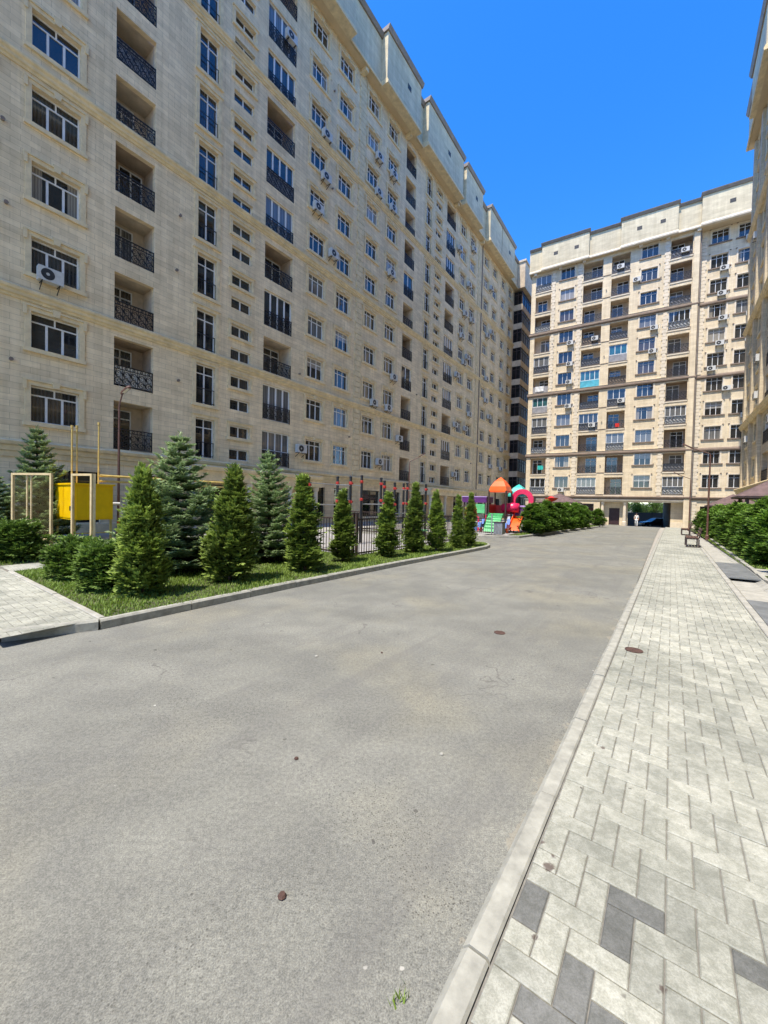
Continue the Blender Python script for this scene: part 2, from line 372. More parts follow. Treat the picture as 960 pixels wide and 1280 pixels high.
def frame_mesh(w, h, cols, transom=None, tcols=2, t=.055):
    b = MB()
    b.box(0, t, 0, .07, 0, h); b.box(w - t, w, 0, .07, 0, h); b.box(t, w - t, 0, .07, 0, t); b.box(t, w - t, 0, .07, h - t, h)
    top = h - t
    if transom:
        b.box(t, w - t, -.004, .066, h - transom - t / 2, h - transom + t / 2); top = h - transom - t / 2
        for k in range(1, tcols):
            x = w * k / tcols; b.box(x - t / 2, x + t / 2, .002, .06, h - transom + t / 2, h - t)
    for k in range(1, cols):
        x = w * k / cols; b.box(x - t * .75, x + t * .75, .002, .064, t, top)
    return b.mesh('frame', M['white_frame'])
def pane_mesh(w, h, m):
    b = MB(); b.box(.03, w - .03, .03, .045, .03, h - .03); return b.mesh('pane', m)
def railing_mesh(w, h=1.0, panel=None, y=0.0):
    """wrought iron front with rows of scrolls"""
    b = MB(); r = .013
    b.box(0, w, y - .025, y + .02, h - .045, h); b.box(0, w, y - .02, y + .015, .06, .09); b.box(0, w, y - .02, y + .015, h - .2, h - .17)
    b.box(0, .04, y - .025, y + .02, 0, h); b.box(w - .04, w, y - .025, y + .02, 0, h)
    n = max(2, round(w / .36))
    for k in range(n + 1):
        x = .02 + (w - .04) * k / n; b.box(x - .012, x + .012, y - .012, y + .012, .09, h - .05)
    def ring(cx, cz, rad, a0=0, a1=2 * PI, steps=12):
        pr = None
        for j in range(steps + 1):
            a = a0 + (a1 - a0) * j / steps; d = (math.cos(a), math.sin(a))
            q = [(cx + d[0] * (rad - r), y - .01, cz + d[1] * (rad - r)), (cx + d[0] * (rad + r), y - .01, cz + d[1] * (rad + r)),
                 (cx + d[0] * (rad + r), y + .01, cz + d[1] * (rad + r)), (cx + d[0] * (rad - r), y + .01, cz + d[1] * (rad - r))]
            if pr:
                for e in range(4): b.quad(pr[e], pr[(e + 1) % 4], q[(e + 1) % 4], q[e])
            pr = q
    cell = (w - .04) / n
    for k in range(n):
        cx = .02 + cell * (k + .5); rad = min(cell * .42, .15)
        for cz, s in ((.27, 1), (.59, -1)):
            ring(cx, cz, rad, 0, 1.75 * PI); ring(cx + rad * .3 * s, cz, rad * .5, .2, 1.8 * PI, 8)
        ring(cx, h - .11, .05, steps=8)
    for k in range(n * 2):
        x = .02 + cell * (k + .5) / 2; b.box(x - .006, x + .006, y - .006, y + .006, .09, h - .2)
    return b.mesh('railing', M['iron'])
def loggia_mesh(w, h, m, depth=1.25, y0=.26):
    b = MB(); y1 = depth
    b.quad((0, y1, 0), (w, y1, 0), (w, y1, h), (0, y1, h)); b.quad((0, y0, 0), (0, y1, 0), (0, y1, h), (0, y0, h))
    b.quad((w, y0, 0), (w, y0, h), (w, y1, h), (w, y1, 0)); b.quad((0, y0, 0), (w, y0, 0), (w, y1, 0), (0, y1, 0)); b.quad((0, y0, h), (0, y1, h), (w, y1, h), (w, y0, h))
    return b.mesh('balcony', m)
def prof_run(mb, prof, x0, x1): return mb.prism(prof, 'x', x0, x1)
BELT = [(.02, 0), (-.05, 0), (-.07, .09), (-.14, .13), (-.15, .24), (-.22, .30), (-.24, .40), (-.20, .45), (.02, .47)]
CORN = [(.02, 0), (-.06, 0), (-.08, .2), (-.14, .24), (-.15, .42), (-.26, .48), (-.30, .60), (-.24, .66), (.02, .69)]

class Block:
    """an apartment block: an Empty on the facade line, parts hung on it"""
    def __init__(s, a, D, label, mats, z=0.0, flip=False):
        s.u = Vector((math.sin(a), math.cos(a), 0)); s.n = Vector((math.cos(a), -math.sin(a), 0))
        s.root = thing('apartment_block', label, 'apartment building', tuple(-s.n * D + Vector((0, 0, z))), PI / 2 - a)
        s.m = mats; s.ops = []; s.cache = {}; s.acs = []
    def mesh(s, key, fn):
        if key not in s.cache: s.cache[key] = fn()
        return s.cache[key]
    def window(s, x, z, w, h, cols=3, tr=.36, tc=2, name='window', style=0, pane=None, y=0.0, wd=.19, surround=True, t=.055):
        s.ops.append((x, x + w, z, z + h, .24))
        k = (round(w, 2), round(h, 2))
        if surround:
            p = inst(s.mesh(('s', k, style, wd), lambda: surround_mesh(w, h, s.m['trim'], wd, style)), name, s.root, (x, y, z))
            p.data.name = name
        else: p = None
        fr = inst(s.mesh(('f', k, cols, tr, tc, t), lambda: frame_mesh(w, h, cols, tr, tc, t)), 'frame' if p else name, p or s.root, (0, .17, 0) if p else (x, y + .17, z))
        pane = pane or random.choices(['pane_dark', 'pane_mid', 'pane_net', 'pane_warm', 'pane_curtain', 'pane_blind', 'pane_shut'], [5, 3, 2, 1, 2.2, 1.5, 1])[0]
        inst(s.mesh(('p', k, pane), lambda: pane_mesh(w, h, M[pane])), 'pane', p or fr, (0, .175, 0) if p else (0, .005, 0))
        if style == 2:
            inst(s.mesh(('sill', k), lambda: MB().box(-wd - .14, w + wd + .14, -.13, .02, -.14, -.003).mesh('sill', M['trim_brown'])), 'sill', p)
            for sx in (-wd - .10, w + wd - .06): inst(s.mesh('hoodend', lambda: MB().box(0, .16, -.10, .018, h + .145, h + .23).mesh('hood_end', M['trim_brown'])), 'hood_end', p, (sx, 0, 0))
        return p or fr
    def balcony(s, x, z, w, h, mode='open', stucco='stucco', panel=None, y=0.0, cols=3, rail=True, teal=False):
        s.ops.append((x, x + w, z, z + h, .255))
        b = inst(s.mesh(('b', round(w, 2), round(h, 2), stucco), lambda: loggia_mesh(w, h, M[stucco])), 'balcony', s.root, (x, y, z))
        if mode == 'open':
            dw = min(w * .62, 1.35); dx = .12 if random.random() < .6 else w - dw - .12
            inst(s.mesh(('df', round(dw, 2)), lambda: frame_mesh(dw, h - .18, 2, .45, 2)), 'door_frame', b, (dx, 1.17, .01))
            pn = random.choice(['pane_dark', 'pane_mid', 'pane_dark', 'pane_net'])
            inst(s.mesh(('dp', round(dw, 2), pn), lambda: pane_mesh(dw, h - .18, M[pn])), 'pane', b, (dx, 1.185, .01))
        else:
            inst(s.mesh(('gf', round(w, 2), cols, mode), lambda: frame_mesh(w, h, cols, h - 1.02 if mode == 'half' else None, cols, .075)), 'frame', b, (0, .12, 0))
            pn = 'pane_teal' if teal else random.choice(['pane_mid', 'pane_net', 'pane_dark', 'pane_net'])
            inst(s.mesh(('gp', round(w, 2), pn), lambda: pane_mesh(w, h, M[pn])), 'pane', b, (0, .125, 0))
        if panel:
            inst(s.mesh(('pl', round(w, 2), panel), lambda: MB().box(.03, w - .03, .055, .075, .07, .97).mesh('parapet_panel', M[panel])), 'parapet_panel', b)
        if rail: inst(s.mesh(('r', round(w, 2)), lambda: railing_mesh(w)), 'railing', b, (0, .025, 0))
        return b
    def run(s, name, prof, x0, x1, z, m, y=0.0):
        b = MB(); prof_run(b, [(p[0] + y, p[1] + z) for p in prof], x0, x1); return b.build(name, m, s.root)
    def quoin(s, x0, x1, z0, z1, y=0.0):
        b = MB(); z = z0; k = 0
        while z < z1 - .1:
            t = min(z + .40, z1); d = .0 if k % 2 else .10
            b.box(x0 + d, x1 - d, y - .075, y + .01, z, t); z = t + .035; k += 1
        return b.build('quoin', s.m['trim'], s.root)

AC_M = {}
def ac_meshes():
    b = MB(); w, h, d = .82, .56, .30
    b.box(-w / 2, w / 2, -d, 0, 0, h); b.box(-w / 2 + .02, w / 2 - .02, -d + .02, -.02, h, h + .012)
    b.box(-w / 2 - .012, -w / 2, -d + .05, -.05, .12, .4)
    AC_M['c'] = b.mesh('air_conditioner', M['ac_white'])
    g = MB(); n = 20; rr = .225
    for k in range(n):
        a0, a1 = 2 * PI * k / n, 2 * PI * (k + 1) / n; cx, cz = -.11, h / 2
        g.quad((cx + rr * math.cos(a0), -d - .006, cz + rr * math.sin(a0)), (cx + rr * math.cos(a1), -d - .006, cz + rr * math.sin(a1)),
               (cx + .06 * math.cos(a1), -d - .006, cz + .06 * math.sin(a1)), (cx + .06 * math.cos(a0), -d - .006, cz + .06 * math.sin(a0)))
    AC_M['g'] = g.mesh('fan_grille', M['ac_dark'])
    f = MB()
    for sx in (-.3, .27): f.box(sx, sx + .03, -d, .12, -.03, -.002); f.prism([(-d, -.03), (-d + .04, -.03), (.12, -.3), (.12, -.25)], 'x', sx + .004, sx + .026)
    AC_M['b'] = f.mesh('bracket', M['iron'])
    p = MB(); p.tube([(.4, -.1, .15), (.52, -.12, .05), (.62, .04, .3), (.66, .09, .62), (.6, .11, .75)], .018, 6)
    AC_M['h'] = p.mesh('pipe', M['white_frame'])
ac_meshes()
def ac(block, x, z, label, pipe=True, y=-.13):
    p = block.root.matrix_basis
    mat = Matrix.Translation(block.root.location) @ Matrix.Rotation(block.root.rotation_euler.z, 4, 'Z')
    w = mat @ Vector((x, y, z))
    o = inst(AC_M['c'], 'air_conditioner', None, tuple(w), block.root.rotation_euler.z)
    tag(o, label, 'air conditioner', block.acgroup)
    inst(AC_M['g'], 'fan_grille', o); inst(AC_M['b'], 'bracket', o)
    if pipe: inst(AC_M['h'], 'pipe', o)
    return o

def parapet(block, x0, x1, boxes, z0, z1, main, boxd, back=3.0, vents=(), m='parapet', cop='coping', coph=.32, y=0.0):
    """overhanging attic: soffit slab, upstand with projecting boxes, mouldings and copings"""
    b = MB(); s = MB(); c = MB(); mo = MB()
    s.box(x0, x1, y - main, y + back, z0, z0 + .12)
    b.box(x0, x1, y - main + .04, y + back, z0 + .125, z1 - coph)
    xs = [x0] + [v for bx in boxes for v in bx[:2]] + [x1]
    for k in range(0, len(xs), 2):                                     # runs between the boxes
        a, e = xs[k], xs[k + 1]
        if e - a > .05:
            prof_run(c, [(y + back, z1 - coph), (y - main - .08, z1 - coph), (y - main - .22, z1 - .08), (y - main - .24, z1), (y + back, z1)], a, e)
            prof_run(mo, [(y - main + .03, z0 + .0), (y - main - .10, z0 + .0), (y - main - .13, z0 + .14), (y - main - .02, z0 + .34), (y - main + .03, z0 + .36)], a, e)
    for a, e in boxes:
        s.box(a, e, y - boxd, y - main - .001, z0 - .04, z0 + .10)
        b.box(a, e, y - boxd + .04, y - main + .039, z0 + .105, z1 + .30 - coph)
        d = y - boxd; zz = z1 + .35
        prof_run(c, [(y + back - .01, zz - coph - .04), (d - .06, zz - coph - .04), (d - .20, zz - .08), (d - .22, zz), (y + back - .01, zz)], a - .14, e + .14)
        prof_run(mo, [(y - main + .02, z0 - .05), (d - .08, z0 - .05), (d - .11, z0 + .12), (d + .0, z0 + .34), (y - main + .02, z0 + .36)], a - .06, e + .06)
    s.build('soffit', M['soffit'], block.root); b.build('parapet', M[m], block.root)
    mo.build('parapet_moulding', block.m['trim'], block.root); c.build('coping', M[cop], block.root)
    for vx, vz, d in vents:
        v = MB().box(vx, vx + .55, y - d + .02, y - d + .038, vz, vz + .45).build('vent', M['ac_dark'], block.root)


# ================================================================== LEFT BLOCK
L = Block(AL, 21.2, 'long cream limestone apartment block along the left side of the street, in shade', {'trim': M['trim']})
L.acgroup = 'air conditioners on the left block'
XA, XB, TOP = -20.0, 63.9, 36.8
WC = {'A': (4.35, 0), 'F': (19.3, 0), 'G': (22.15, 0), 'H': (25.62, 0), 'I': (28.55, 0), 'N': (43.65, 0), 'O': (46.5, 0), 'P': (51.15, 0), 'Z': (1.45, 0),
      'Q': (54.4, 0), 'R': (57.98, 0), 'S': (61.2, 0)}
FAR = []
E_MODE = {2: 'half', 3: 'tall', 4: 'open', 5: 'tall', 6: 'open', 7: 'tall', 8: 'tall', 9: 'open', 10: 'tall', 11: 'tall', 12: 'open'}
J_MODE = {5: 'tall', 8: 'tall'}
M_MODE = {2: 'open', 3: 'tall', 4: 'open', 5: 'tall', 6: 'tall', 7: 'tall', 8: 'open', 9: 'open', 10: 'tall', 11: 'half', 12: 'open'}
for k in range(2, 13):
    zb = 3.0 * (k - 2)
    for c, (x, _) in WC.items():
        if c in 'QRS':
            L.ops.append((x, x + 1.62, 4.66 + zb, 6.14 + zb, .24)); FAR.append((x, 4.66 + zb)); continue
        pn = None
        if k >= 7 and c in 'AFG': pn = random.choice(['pane_dark', 'pane_mid', 'pane_curtain'])
        L.window(x, 4.66 + zb, 1.62, 1.48, 3, .36, 2 if c in 'ZA' else 3, pane=pn)
    for x in (11.22, 35.4):
        w = L.window(x, 3.97 + zb, 1.12, 2.2, 2, .5, 2, name='french_window', style=1, pane=random.choice(['pane_dark', 'pane_dark', 'pane_mid']))
        rl = inst(L.mesh('frail', lambda: MB().box(0, 1.12, -.01, .02, .86, .90).box(0, 1.12, -.01, .02, .1, .13).box(.01, .03, -.01, .02, 0, .9).box(1.09, 1.11, -.01, .02, 0, .9)
                         .box(.28, .295, 0, .015, .13, .86).box(.55, .565, 0, .015, .13, .86).box(.83, .845, 0, .015, .13, .86).mesh('railing', M['iron'])), 'railing', w, (0, .06, 0))
    for x in (13.3, 37.5):
        for zz, h in ((4.05, .66), (5.40, .70)):
            L.window(x, zz + zb, 1.36, h, 2, None, name='stair_window', style=1, pane=random.choice(['pane_dark', 'pane_mid']), wd=.14, surround=(zz > 5))
    for x, w, md in ((7.3, 1.72, {}), (15.6, 2.26, E_MODE), (31.5, 1.78, J_MODE), (40.0, 2.26, M_MODE)):
        mode = md.get(k, 'open')
        pnl = None
        if w < 2 and x < 10 and k == 3: pnl = 'white_panel'
        if x < 10 and k in (4, 8): pnl = random.choice(['grey_panel', 'white_panel']) if k == 8 else 'stucco_brown'
        if x == 40.0 and mode == 'tall' and k % 2: pnl = 'white_panel'
        if x == 15.6 and k in (8,): pnl = 'grey_panel'
        L.balcony(x, 3.92 + zb, w, 2.28, mode, 'stucco' if k % 3 else 'stucco_brown', pnl, cols=4 if w > 2 else 2)
# far windows of the third section as one part
sb = MB()
for x, z in FAR:
    w, h, wd = 1.62, 1.48, .19
    for a in ((-wd, -.003, -.055, .02, 0, h), (w + .003, w + wd, -.055, .02, 0, h), (-wd - .05, w + wd + .05, -.10, .02, -.17, -.003), (-wd, w + wd, -.06, .02, h + .003, h + .17), (-wd - .06, w + wd + .06, -.11, .02, h + .173, h + .24)):
        sb.box(x + a[0], x + a[1], a[2], a[3], z + a[4], z + a[5])
fw = stuff(sb.build('window', M['trim'], L.root))
ff = MB(); fp = MB()
for x, z in FAR:
    for a in ((0, .065, 0, 1.48), (1.555, 1.62, 0, 1.48), (.065, 1.555, 0, .065), (.065, 1.555, 1.415, 1.48), (.065, 1.555, 1.09, 1.15), (.50, .58, .065, 1.09), (1.04, 1.12, .065, 1.09)):
        ff.box(x + a[0], x + a[1], .17, .24, z + a[2], z + a[3])
    fp.box(x + .03, x + 1.59, .20, .215, z + .03, z + 1.45)
stuff(ff.build('frame', M['white_frame'], fw)); stuff(fp.build('pane', M['pane_mid'], fw))
# shops on the ground floor
for x, w in ((-3.2, 2.2), (.6, 2.6), (4.6, 2.2), (8.2, 1.8), (19.2, 2.2), (22.4, 1.8), (26.0, 2.4), (29.4, 2.4), (35.0, 1.6), (43.6, 1.8), (46.6, 1.7), (51.2, 2.0), (54.6, 2.0), (58.2, 2.0)):
    L.ops.append((x, x + w, .45, 2.75, .24))
    p = inst(L.mesh(('sf', w), lambda: frame_mesh(w, 2.3, 2, .6, 2)), 'shop_window', L.root, (x, .17, .45))
    p.data.materials[0] = M['iron']
    inst(L.mesh(('sp', w), lambda: pane_mesh(w, 2.3, M['shop_glass'])), 'pane', p, (0, .005, 0))
for x in (11.6, 38.0):
    L.ops.append((x, x + 1.6, 0.1, 2.5, .5))
    MB().box(x, x + 1.6, .42, .5, 0.1, 2.5).box(x + .76, x + .84, .40, .42, .1, 2.5).build('entrance_door', M['door_dark'], L.root)
wb = MB(); wall(wb, XA, XB, -.3, TOP, L.ops)
wb.quad((XB, 0, -.6), (XB, 14, -.6), (XB, 14, TOP), (XB, 0, TOP)); wb.quad((XA, 14, -.3), (XA, 0, -.3), (XA, 0, TOP), (XA, 14, TOP)); wb.quad((XA, 14, -.3), (XA, 14, TOP), (XB, 14, TOP), (XB, 14, -.3))
wb.build('wall', M['stone'], L.root)
for z in (9.48, 18.56, 27.62): L.run('string_course', BELT, XA, XB + .2, z, M['trim'])
L.run('string_course', CORN, XA, XB + .2, 3.17, M['trim'])
L.run('plinth', [(.02, -.3), (-.06, -.3), (-.06, .38), (-.03, .42), (.02, .42)], XA, XB, 0, M['trim'])
for a, b in ((.15, 1.02), (24.44, 25.33), (49.05, 50.1)): 
    for z0, z1 in ((.45, 3.15), (3.9, 9.45), (9.98, 18.53), (19.06, 27.6), (28.12, 36.7)): L.quoin(a, b, z0, z1)
MB().tube([(50.35, -.09, .2), (50.35, -.09, 36.7)], .06, 6).build('downpipe', M['coping'], L.root)
# entrance canopies: moulded beam on columns
for x0 in (10.0, 34.6):
    b = MB(); prof_run(b, [(-.02, 2.62), (-1.9, 2.62), (-1.9, 3.1), (-2.02, 3.16), (-2.05, 3.34), (-1.9, 3.40), (-.02, 3.42)], x0, x0 + 9.2)
    cp = b.build('entrance_canopy', M['trim'], L.root)
    for dx in (.35, 3.6, 6.6, 8.85):
        MB().lathe([(.2, 0), (.2, .16), (.15, .22), (.14, 2.3), (.2, 2.42), (.22, 2.61)], 14, (x0 + dx, -1.65, 0)).build('column', M['trim_far'], cp)
L1 = [(10.0, 22.5, ), (26.5, 31.9), (33.4, 41.4), (42.3, 47.2), (49.9, 54.2), (54.5, 59.9)]
parapet(L, XA, 66.0, [(-6.0, -1.2), (2.2, 7.0), (10.0, 22.4), (26.5, 31.9), (33.4, 41.4), (42.3, 47.2), (49.9, 54.3), (54.5, 60.0), (64.4, 66.1)], TOP, 41.0, .60, 1.25,
        vents=[(29.6, 39.0, 1.25), (37.6, 39.0, 1.25), (45.0, 39.0, 1.25), (57.4, 39.0, 1.25)])
# corner brackets under the eaves and wall vents
for x in (24.5, 31.2, 41.6, 49.4): MB().box(x, x + .35, -.57, 0, 36.45, 36.79).build('eaves_bracket', M['trim'], L.root)
vm = MB().lathe([(.06, 0), (.06, .10), (.075, .12)], 8).mesh('wall_vent', M['coping'])
for i, (x, z) in enumerate(((3.75, 7.0), (3.6, 13.0), (3.5, 16.1), (10.25, 7.9), (10.25, 16.5), (10.1, 13.6), (21.5, 25.3), (21.5, 32.5), (18.6, 10.6), (34.3, 12.9), (24.0, 7.0), (48.4, 7.2))):
    o = inst(vm, 'wall_vent', L.root, (x, 0, z)); o.rotation_euler = (PI / 2, 0, 0)

M['bay_glass'] = glass('bay_glass', (.010, .010, .011), None, .25, 1.25)
# stepped corner bay with stacked dark glazed balconies
sl = MB(); gl = MB(); bars = []
x0, x1, y0, y1 = 63.92, 71.5, -1.35, 0.0
for k in range(1, 13):
    z = .9 + 3 * (k - 1)
    sl.box(x0 - .05, x1, y0 - .05, y1 + 2, z - .42, z + .50)
    gl.box(x0 + .02, x1 - .02, y0 + .02, y1 + 2, z + .501, z + 2.579)
    fr = MB()
    for a in (0, .64, 1.27): fr.box(x0 - .02, x0 + .019, y0 + a, y0 + a + .08, z + .501, z + 2.579)
    fr.box(x0 - .021, x0 + .018, y0, y1, z + 2.0, z + 2.07)
    for q in range(6): fr.box(x0 + 1.2 * q, x0 + 1.2 * q + .09, y0 - .02, y0 + .019, z + .501, z + 2.579)
    fr.box(x0 - .02, x1 - .5, y0 - .024, y0 + .016, z + 2.0, z + 2.07)
    bars.append(fr)
sl.box(x0 - .45, x1, y0 - .45, 2, TOP - .02, TOP + 4.0); sl.box(x0 - .6, x1, y0 - .6, 2, TOP + 4.001, TOP + 4.3)
bb = sl.build('corner_bay', M['stucco'], L.root); gl.build('pane', M['bay_glass'], bb)
for fr in bars: fr.build('frame', M['iron_brown'], bb)

def acL(col, k, side, dz=0.0, pipe=True):
    x = WC[col][0]; order = ['A', 'F', 'G', 'H', 'I', 'N', 'O', 'P', 'Q', 'R']
    xx = {'r': x + 1.62 + .52, 'l': x - .62, 'br': x + 1.3, 'bl': x + .55}[side]
    z = 4.66 + 3 * (k - 2) + ({'r': .35, 'l': .4, 'br': -.55, 'bl': -.55}[side]) + dz
    w = {'r': 'right of', 'l': 'left of', 'br': 'below', 'bl': 'below'}[side]
    ac(L, xx, z, f"white air conditioner {w} {ORD[k]} floor window, {ORD[order.index(col) + 1]} window column, left block", pipe)
for a in (('A', 4, 'bl', .3, False), ('F', 2, 'l'), ('G', 7, 'l'), ('F', 8, 'bl', .35), ('F', 9, 'br'), ('F', 10, 'br'), ('H', 4, 'br'), ('I', 4, 'bl'), ('I', 5, 'br'), ('I', 2, 'l'),
          ('H', 10, 'br'), ('H', 11, 'br'), ('I', 11, 'bl'), ('I', 10, 'bl'), ('I', 8, 'bl', .2), ('N', 2, 'l'), ('N', 4, 'l'), ('O', 5, 'bl'), ('N', 7, 'br'), ('N', 9, 'br'), ('N', 8, 'bl'), ('O', 10, 'l'), ('N', 11, 'l'),
          ('O', 9, 'bl'), ('O', 7, 'l'), ('P', 6, 'br'), ('P', 7, 'br'), ('P', 9, 'br'), ('Q', 5, 'l'), ('Q', 3, 'bl'), ('Q', 9, 'l'), ('R', 4, 'br'), ('R', 7, 'bl'), ('R', 3, 'br'), ('P', 11, 'r'), ('O', 12, 'bl'), ('N', 6, 'l'), ('G', 4, 'r'), ('O', 4, 'l')):
    if a[0] == 'G' and a[1] == 4: continue
    acL(*a)
ac(L, 17.2, 3.92 + 27 + .95, 'white air conditioner on the railing of an eleventh floor balcony, left block', False, -.08)
ac(L, 31.0, 7.6, 'white air conditioner left of a third floor open balcony, middle of the left block', False)

# ================================================================== FAR BLOCK
B = Block(AB, 61.5, 'sunlit cream apartment block closing the end of the street, with a vehicle passage', {'trim': M['trim_far']})
B.acgroup = 'air conditioners on the far block'
SB = .8                                                              # set back of the right-hand section
BX0, BX1 = -13.36, 6.45
def bmode(s): return dict(zip(range(2, 13), s.split()))
# per floor, from the second: o open, g glazed with frames, t tall teal glazing, w glazed over a white panel
modes = {'a': bmode('w o o g t o g o o o w'), 'c': bmode('w o o g o t o o o o o'), 'd': bmode('o o w o g o t o o o o'), 'f': bmode('w o o w o o o w o o o')}
bx = {'a': (-12.75, 2.15), 'c': (-6.38, 2.4), 'd': (-2.94, 2.12), 'f': (3.56, 2.2)}
for k in range(2, 13):
    zb = 3.0 * (k - 2)
    for c, (x, w) in bx.items():
        md = modes[c][k]; n = {'a': 3, 'c': 4, 'd': 3, 'f': 4}[c]
        st = random.choice(['stucco', 'stucco_brown', 'stucco'])
        if md == 'o': B.balcony(x, 3.62 + zb, w, 2.33, 'open', st, random.choice([None, None, 'grey_panel', 'stucco_brown', 'white_panel' if c == 'a' else None]), rail=(k % 2 == 0 or c != 'a'))
        elif md == 'g': B.balcony(x, 3.62 + zb, w, 2.33, 'half', st, 'grey_panel', cols=n)
        elif md == 't': B.balcony(x, 3.62 + zb, w, 2.33, 'half', st, 'blue_panel' if c == 'c' else 'grey_panel', cols=n, teal=True, rail=False)
        else: B.balcony(x, 3.62 + zb, w, 2.33, 'half', st, 'white_panel', cols=n)
    for c, x in (('b', -9.3), ('e', .46)):
        B.window(x, 4.55 + zb, 1.78, 1.6, 3, None if c == 'b' else .4, 3, name='window', wd=.16, style=2, t=.034)
wbk = MB()
# portico and passage on the ground floor
LZ = 2.58
ops = list(B.ops) + [(-3.35, 6.2, -1.2, LZ, .9)]
ops += [(-10.0, -8.0, .1, 2.2, .24), (-5.9, -4.1, -.45, 2.3, .24), (-12.5, -11.2, .1, 2.2, .24)]
wall(wbk, BX0, BX1, -1.2, 36.4, ops)
for x, w, z in ((-10.0, 2.0, .1), (-5.9, 1.8, -.45), (-12.5, 1.3, .1)):
    h = (2.2 if w != 1.8 else 2.3) - z
    p = inst(frame_mesh(w, h, 2, .5, 2), 'shop_window', B.root, (x, .17, z)); p.data.materials[0] = M['iron']
    inst(pane_mesh(w, h, M['shop_glass']), 'pane', p, (0, .005, 0))
# recessed portico wall with the door and the passage mouth
rec = MB(); wall(rec, -3.35, 6.2, -1.2, LZ, [(-2.25, -1.0, -.7, 1.75, .25), (-.05, 4.66, -1.6, LZ - .004, .02)], y=.901)
rec.build('portico_wall', M['stone_far'], B.root)
MB().box(-2.25, -1.0, 1.1, 1.15, -.55, 1.75).box(-1.66, -1.60, 1.08, 1.099, -.55, 1.75).build('entrance_door', M['door_dark'], B.root)
MB().box(-2.3, -.9, .62, .90, -1.1, -.56).build('entrance_step', M['kerb'], B.root)
cm = MB().lathe([(.26, -1.0), (.26, -.1), (.2, -.02), (.19, 2.2), (.25, 2.34), (.28, LZ - .002)], 16)
cm.build('column', M['trim_far'], B.root, (-.42, .35, 0)); MB().lathe([(.26, -1.0), (.26, -.1), (.2, -.02), (.19, 2.2), (.25, 2.34), (.28, LZ - .002)], 16).build('column', M['trim_far'], B.root, (-3.05, .35, 0))
MB().box(4.68, 6.18, .84, .899, -1.1, .1).build('plinth', M['trim_far'], B.root)
pas = MB(); a, e, zt, zl = -.05, 4.66, 2.98, -1.9
pas.quad((a, .93, zl), (a, 14, zl), (a, 14, zt), (a, .93, zt)); pas.quad((e, .93, zl), (e, .93, zt), (e, 14, zt), (e, 14, zl)); pas.quad((a, .93, zt), (a, 14, zt), (e, 14, zt), (e, .93, zt))
pas.build('passage', M['tunnel'], B.root)
# the set back section on the right, with its own windows
ops2 = []
keep = B.ops; B.ops = ops2
for k in range(2, 13):
    zb = 3.0 * (k - 2)
    for x, w in ((7.68, 1.6), (10.2, 1.6), (14.2, 1.6)): B.window(x, 4.55 + zb, w, 1.6, 3, .4, 3, name='window', wd=.16, y=SB, style=2, t=.036)
for x in (7.6, 10.6, 14.0): ops2.append((x, x + 1.7, .1, 2.2, .2))
wall(wbk, BX1, 18.0, -1.2, 36.4, ops2, y=SB)
wbk.quad((BX1, 0, -1.2), (BX1, SB, -1.2), (BX1, SB, 36.4), (BX1, 0, 36.4))
wbk.quad((BX0, 14, -1.2), (BX0, 0, -1.2), (BX0, 0, 36.4), (BX0, 14, 36.4)); wbk.quad((18, SB, -1.2), (18, 14, -1.2), (18, 14, 36.4), (18, SB, 36.4))
wall(wbk, BX0, 18.0, -2.5, 36.4, [(-.05, 4.66, -2.6, 2.98, .02)], y=14)
wbk.build('wall', M['stone_far'], B.root)
for x in (7.6, 10.6, 14.0):
    p = inst(frame_mesh(1.7, 2.1, 2, .5, 2), 'shop_window', B.root, (x, SB + .12, .1)); p.data.materials[0] = M['iron']; inst(pane_mesh(1.7, 2.1, M['shop_glass']), 'pane', p, (0, .005, 0))
BB = [(.02, 0), (-.06, 0), (-.10, .08), (-.20, .14), (-.20, .30), (-.13, .36), (-.10, .46), (.02, .46)]
for z in (9.05, 18.08, 27.1):
    B.run('string_course', BB, BX0 - .15, BX1 + .1, z, M['trim_brown']); B.run('string_course', BB, BX1 + .12, 18, z, M['trim_brown'], SB)
    B.run('string_course', [(.03, .462), (-.12, .462), (-.16, .54), (.03, .56)], BX0 - .1, BX1 + .05, z, M['trim_far'])
B.run('string_course', [(.02, 0), (-.10, 0), (-.12, .1), (-.26, .2), (-.3, .34), (-.2, .42), (.02, .44)], BX0 - .2, BX1 + .1, 2.96, M['trim_brown'])
B.run('string_course', [(.02, 0), (-.10, 0), (-.14, .12), (-.1, .2), (.02, .2)], BX0 - .1, BX1 + .1, 2.75, M['trim_far'])
B.run('string_course', [(.02, 0), (-.10, 0), (-.12, .1), (-.26, .2), (-.3, .34), (-.2, .42), (.02, .44)], BX1 + .12, 18, 2.96, M['trim_brown'], SB)
# slab noses under the loggias and brown bands on the piers
for k in range(2, 13):
    z = 3.62 + 3 * (k - 2)
    if k in (4, 7, 10): continue
    for x, w in bx.values():
        se = MB().box(x - .05, x + w + .05, -.07, .02, z - .24, z - .06).build('slab_edge', M['trim_far'], B.root); MB().box(x - .08, x + w + .08, -.09, .02, z - .055, z - .005).build('slab_band', M['trim_brown'], se)
    MB().box(-3.88, -3.04, -.05, .01, z - .05, z + .02).build('pier_band', M['trim_brown'], B.root)
for a, e in ((2.9, 3.5), (-10.55, -10.0), (-7.15, -6.5)): 
    for z0, z1 in ((3.5, 9.0), (9.65, 18.0), (18.7, 27.0), (27.7, 36.2)): B.quoin(a, e, z0, z1)
for z0, z1 in ((-.6, 2.9), (3.5, 9.0), (9.65, 18.0), (18.7, 27.0), (27.7, 36.2)): B.quoin(6.62, 7.25, z0, z1, SB)
